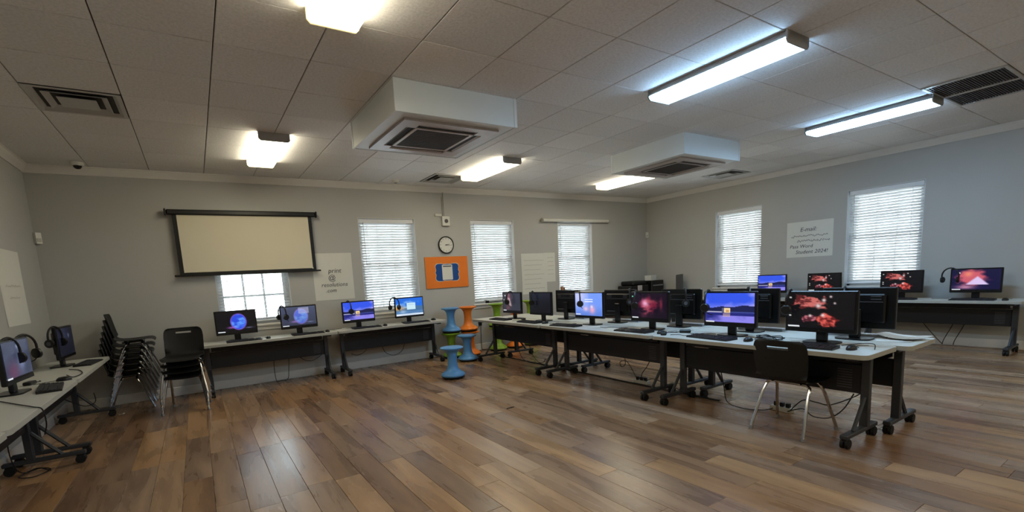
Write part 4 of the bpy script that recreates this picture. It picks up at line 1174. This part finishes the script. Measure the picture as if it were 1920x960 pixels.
cable('power_cable', 'black cable drooping below the table under the projection screen, right', [(1.22, 7.52, 0.36), (1.30, 7.56, 0.29), (1.40, 7.56, 0.27), (1.50, 7.55, 0.31), (1.58, 7.52, 0.38)], group=GC)
cable('power_cable', 'black cable drooping deep below the table beside the stools', [(2.52, 7.52, 0.36), (2.58, 7.56, 0.24), (2.72, 7.57, 0.17), (2.86, 7.56, 0.22), (2.92, 7.52, 0.36)], group=GC)
cable('power_cable', 'short black cable drooping near the leg between the back tables', [(2.00, 7.53, 0.30), (2.10, 7.54, 0.26), (2.22, 7.53, 0.30), (2.26, 7.52, 0.36)], group=GC)
cable('power_cable', 'black cable hanging in a loop below the far left table', [(-1.30, 6.55, 0.36), (-1.20, 6.80, 0.22), (-1.15, 7.10, 0.20), (-1.20, 7.40, 0.26)], group=GC)
cable('power_cable', 'black cable coiled on the floor below the left tables', [(-1.36, 5.20, 0.60), (-1.40, 5.10, 0.30), (-1.38, 5.15, 0.05), (-1.28, 5.28, 0.012), (-1.20, 5.18, 0.012), (-1.28, 5.05, 0.012), (-1.38, 5.12, 0.014), (-1.30, 5.26, 0.022), (-1.18, 5.10, 0.024)], group=GC)
cable('power_cable', 'thin black cable draped over the left table edge', [(-1.30, 4.70, ZT + 0.006), (-1.12, 4.40, ZT + 0.006), (-1.0, 4.20, ZT + 0.007), (-0.945, 4.15, ZT - 0.01), (-0.94, 4.16, 0.60), (-0.99, 4.30, 0.50)], 0.004, group=GC)
cable('power_cable', 'black mouse cord curling across the far left table', [(-1.10, 5.75, ZT + 0.006), (-1.02, 5.55, ZT + 0.006), (-0.99, 5.75, ZT + 0.006), (-1.06, 6.05, ZT + 0.006), (-1.16, 6.2, ZT + 0.006)], 0.004, group=GC)
cable('power_cable', 'black cable falling behind the nearest right wall table', [(9.20, 2.60, 0.60), (9.24, 2.52, 0.35), (9.27, 2.40, 0.16), (9.29, 2.30, 0.03)], group=GC)
cable('power_cable', 'pair-forming black cable lower on the right wall, left strand', [(9.15, 2.14, 0.42), (9.22, 2.20, 0.28), (9.28, 2.28, 0.10), (9.30, 2.30, 0.02)], group=GC)
cable('power_cable', 'pair-forming black cable lower on the right wall, right strand', [(9.15, 2.02, 0.42), (9.22, 2.08, 0.28), (9.28, 2.16, 0.10), (9.30, 2.18, 0.02)], group=GC)
cable('cable_bundle', 'tangled black cable bundle on the table between lake and rock monitors',
      [(4.18 + 0.07 * math.cos(i * 1.9) + 0.012 * (i % 3), 2.16 + 0.10 * math.sin(i * 1.3), ZT + 0.006 + 0.010 * (i % 4)) for i in range(16)], 0.004, 4)
cable('thin_cable', 'thin black cord beside the keyboard at the near table corner', [(4.20, 1.62, ZT + 0.004), (4.25, 1.52, ZT + 0.02), (4.22, 1.42, ZT + 0.03), (4.12, 1.38, ZT + 0.006)], 0.003)
tag(MB().box(4.395, 4.425, 2.75, 6.90, 0.0, 0.012, b=0.004).build('cable_cover', 'rubber'), 'long black cable cover strip on the floor beneath the center tables', 'cable cover')
def power_strip():
    root = thing('power_strip', 'p', 'power strip')
    MB().box(-0.03, 0.03, -0.10, 0.10, 0, 0.045, b=0.006).build('strip_body', 'strip_beige', root)
    for i in range(3):
        MB().box(-0.018, 0.018, -0.075 + i * 0.055, -0.04 + i * 0.055, 0.045, 0.085, b=0.005).build('plug', 'black_plastic', root)
    return root
pp = Proto(power_strip)
pp('beige power strip with black plugs below the middle center table', (4.47, 3.80, 0), 0.1, 'floor power strips')
pp('beige power strip with black plugs behind the single chair', (4.50, 2.19, 0), -0.1, 'floor power strips')

def loose_sheet(name, label, x, y, z, rz_, amp, seed, hw=0.14, hh=0.108):
    rnd = random.Random(seed); root = MB(); n = 7; ph = [rnd.uniform(0, 6) for _ in range(4)]
    vs = []; fs = []
    for s_ in (1, 0):
        for j in range(n + 1):
            for i in range(n + 1):
                u, v = i / n * 2 - 1, j / n * 2 - 1
                hgt = amp * (0.5 + 0.5 * math.sin(2.2 * u + ph[0]) * math.cos(1.8 * v + ph[1])) * (0.3 + 0.7 * abs(u))
                vs.append((u * hw, v * hh, hgt + s_ * 0.001))
    k = (n + 1) ** 2
    for j in range(n):
        for i in range(n):
            a = j * (n + 1) + i; fs += [(a, a + 1, a + n + 2, a + n + 1), (k + a, k + a + n + 1, k + a + n + 2, k + a + 1)]
    return tag(root.add(vs, fs).build(name, 'paper', None, True, (x, y, z), (0, 0, rz_)), label, 'paper')
loose_sheet('paper_sheet', 'flat white paper lying lowest on the near rear table', 4.72, 1.46, ZT, 0.3, 0.004, 1)
loose_sheet('paper_sheet', 'curled white paper on top of the loose pile near the table end', 4.80, 1.42, ZT + 0.007, 1.1, 0.035, 2)
loose_sheet('paper_sheet', 'white paper on the back table between lake and sky monitors', 2.62, 7.33, ZT, 0.2, 0.002, 3, 0.11, 0.08)
loose_sheet('paper_sheet', 'small white paper scrap on the floor beside the left chairs', -0.92, 7.08, 0.0, 0.5, 0.02, 4, 0.03, 0.022)
tag(MB().box(-0.05, 0.05, -0.005, 0.005, 0, 0.009, b=0.003).build('pen', 'rubber', None, True, (2.69, 4.04, 0), (0, 0, 0.05)), 'thin black pen lying on the open wood floor', 'pen')

# things on the corner table and sills
p1 = thing('printer', 'wide black office printer with a raised lid in the corner', 'printer', (8.50, 7.43, ZT))
MB().box(-0.30, 0.30, -0.20, 0.20, 0, 0.30, b=0.02).build('printer_body', 'black_plastic', p1)
MB().box(-0.22, 0.24, -0.19, 0.18, 0.302, 0.40, b=0.025).build('scanner_lid', 'black_plastic', p1)
MB().box(-0.08, 0.06, -0.215, -0.198, 0.18, 0.30, b=0.004).build('control_panel', 'cassette', p1)
MB().box(-0.20, 0.20, -0.255, -0.20, 0.06, 0.075, b=0.004).build('paper_tray', 'vent_grey', p1)
p2_ = thing('printer', 'narrow black printer with a silver strip carrying a white box', 'printer', (9.06, 7.40, ZT))
MB().box(-0.20, 0.22, -0.20, 0.20, 0, 0.385, b=0.012).build('printer_body', 'black_plastic', p2_)
MB().box(-0.16, 0.18, -0.208, -0.199, 0.26, 0.285, b=0.002).build('front_strip', 'silver', p2_)
MB().box(-0.16, 0.18, -0.212, -0.199, 0.08, 0.16, b=0.004).build('paper_drawer', 'panel_dark', p2_)
bx = thing('cardboard_box', 'small white box on top of the narrow printer', 'box', (9.03, 7.37, ZT + 0.385), 0.15)
MB().box(-0.12, 0.12, -0.08, 0.08, 0, 0.115, b=0.003).build('box_body', 'device_white', bx)
MB().box(-0.122, 0.122, -0.082, 0.082, 0.09, 0.117, b=0.003).build('box_lid', 'device_white', bx)
gp = thing('leaning_tray', 'dark grey flat tray leaning against the right wall', 'tray', (9.12, 6.66, ZT))
o = MB().box(-0.016, 0.016, -0.085, 0.085, 0, 0.50, b=0.006).build('tray_panel', 'grey_panel', gp); o.rotation_euler = (R(-6), R(8), 0)
o2 = MB().box(-0.022, -0.0165, -0.05, 0.05, 0.05, 0.46, b=0.002).build('tray_recess', 'vent_grey', gp); o2.rotation_euler = (R(-6), R(8), 0)
for k, (x, hh, mt, lab) in enumerate(((6.66, 0.21, 'book_tan', 'tan book standing upright on the last back window sill'), (6.70, 0.185, 'book_brown', 'brown book leaning on the tan book at the window'))):
    bk = thing('book', lab, 'book', (x, YB - 0.022, ZS))
    cv = MB(); cv.box(-0.016, -0.013, -0.02, 0.05, 0, hh); cv.box(0.013, 0.016, -0.02, 0.05, 0, hh); cv.box(-0.016, 0.016, -0.023, -0.02, 0, hh); cv.build('cover', mt, bk, smooth=False)
    MB().box(-0.013, 0.013, -0.019, 0.046, 0.004, hh - 0.004).build('pages', 'paper', bk, smooth=False)
tr = thing('folded_tripod', 'thin black folded tripod lying on the third window sill', 'tripod', (5.02, YB - 0.02, ZS))
for q in (-0.012, 0, 0.012): MB().cyl((-0.24, q, 0.016), (0.26, q * 1.6, 0.016), 0.007, n=8).build('leg', 'black_plastic', tr)
MB().box(-0.30, -0.23, -0.02, 0.02, 0.004, 0.05, b=0.006).build('head', 'black_plastic', tr)
MB().cyl((-0.26, 0, 0.045), (-0.33, 0, 0.06), 0.005, n=8).build('handle', 'black_plastic', tr)
# loose cords and adapters on the tabletops
def wander(x, y, dx, dy, n, amp, seed, z=ZT + 0.004):
    r_ = random.Random(seed)
    return [(x + dx * i / (n - 1) + r_.uniform(-amp, amp), y + dy * i / (n - 1) + r_.uniform(-amp, amp), z) for i in range(n)]
GT = 'thin black cords lying on tables'
for lab, a in (('thin black cord winding behind the keyboard of the nebula monitor', (4.12, 3.20, 0.14, -0.45, 7, 0.035, 1)),
               ('thin black cord winding between nebula and pale blue screens', (4.10, 4.10, 0.12, -0.30, 6, 0.035, 2)),
               ('thin black cord winding between pale blue and switched-off screens', (4.08, 5.02, 0.12, -0.35, 6, 0.035, 3)),
               ('thin black cord winding beside the leftmost center keyboard', (4.06, 5.92, 0.10, -0.30, 6, 0.03, 4)),
               ('thin black cord winding left of the front row lake keyboard', (4.00, 3.02, 0.10, -0.22, 6, 0.03, 5))):
    tag(MB().tube(wander(*a), 0.003, 5, 5).build('thin_cable', 'rubber'), lab, 'cable', GT)
tag(MB().tube(wander(1.52, 7.52, 0.40, 0.05, 6, 0.03, 6), 0.003, 5, 5).build('thin_cable', 'rubber'), 'thin black cord bridging the two back wall tables', 'cable', GT)
tag(MB().tube(wander(9.10, 2.42, 0.05, -0.20, 5, 0.03, 7), 0.003, 5, 5).build('thin_cable', 'rubber'), 'thin black cord on the right wall table between two monitors', 'cable', GT)
def adapter():
    root = thing('power_adapter', 'a', 'adapter')
    MB().box(-0.055, 0.055, -0.028, 0.028, 0, 0.03, b=0.007).build('adapter_brick', 'black_plastic', root)
    MB().tube([(0.054, 0, 0.014), (0.09, 0.01, 0.006), (0.13, -0.02, 0.004), (0.18, 0.01, 0.004)], 0.003, 5, 4).build('adapter_cord', 'rubber', root)
    return root
ad = Proto(adapter)
ad('small black power adapter near the nebula keyboard end', (3.99, 3.10, ZT), 0.6, 'black power adapters')
ad('small black power adapter between the two lake and nebula monitors', (4.24, 3.03, ZT), 2.2, 'black power adapters')
ad('small black power adapter beside the switched-off monitor', (4.22, 5.85, ZT), 1.2, 'black power adapters')
ad('small black power adapter beside the dim left monitor', (-1.28, 5.42, ZT), 1.4, 'black power adapters')
loose_sheet('paper_sheet', 'flat white paper beside the leftmost center keyboard', 4.02, 5.90, ZT, 0.1, 0.002, 9, 0.10, 0.07)
loose_sheet('paper_sheet', 'flat white paper behind the keyboard of the pale blue screen', 4.12, 4.20, ZT, 0.3, 0.003, 10, 0.10, 0.07)
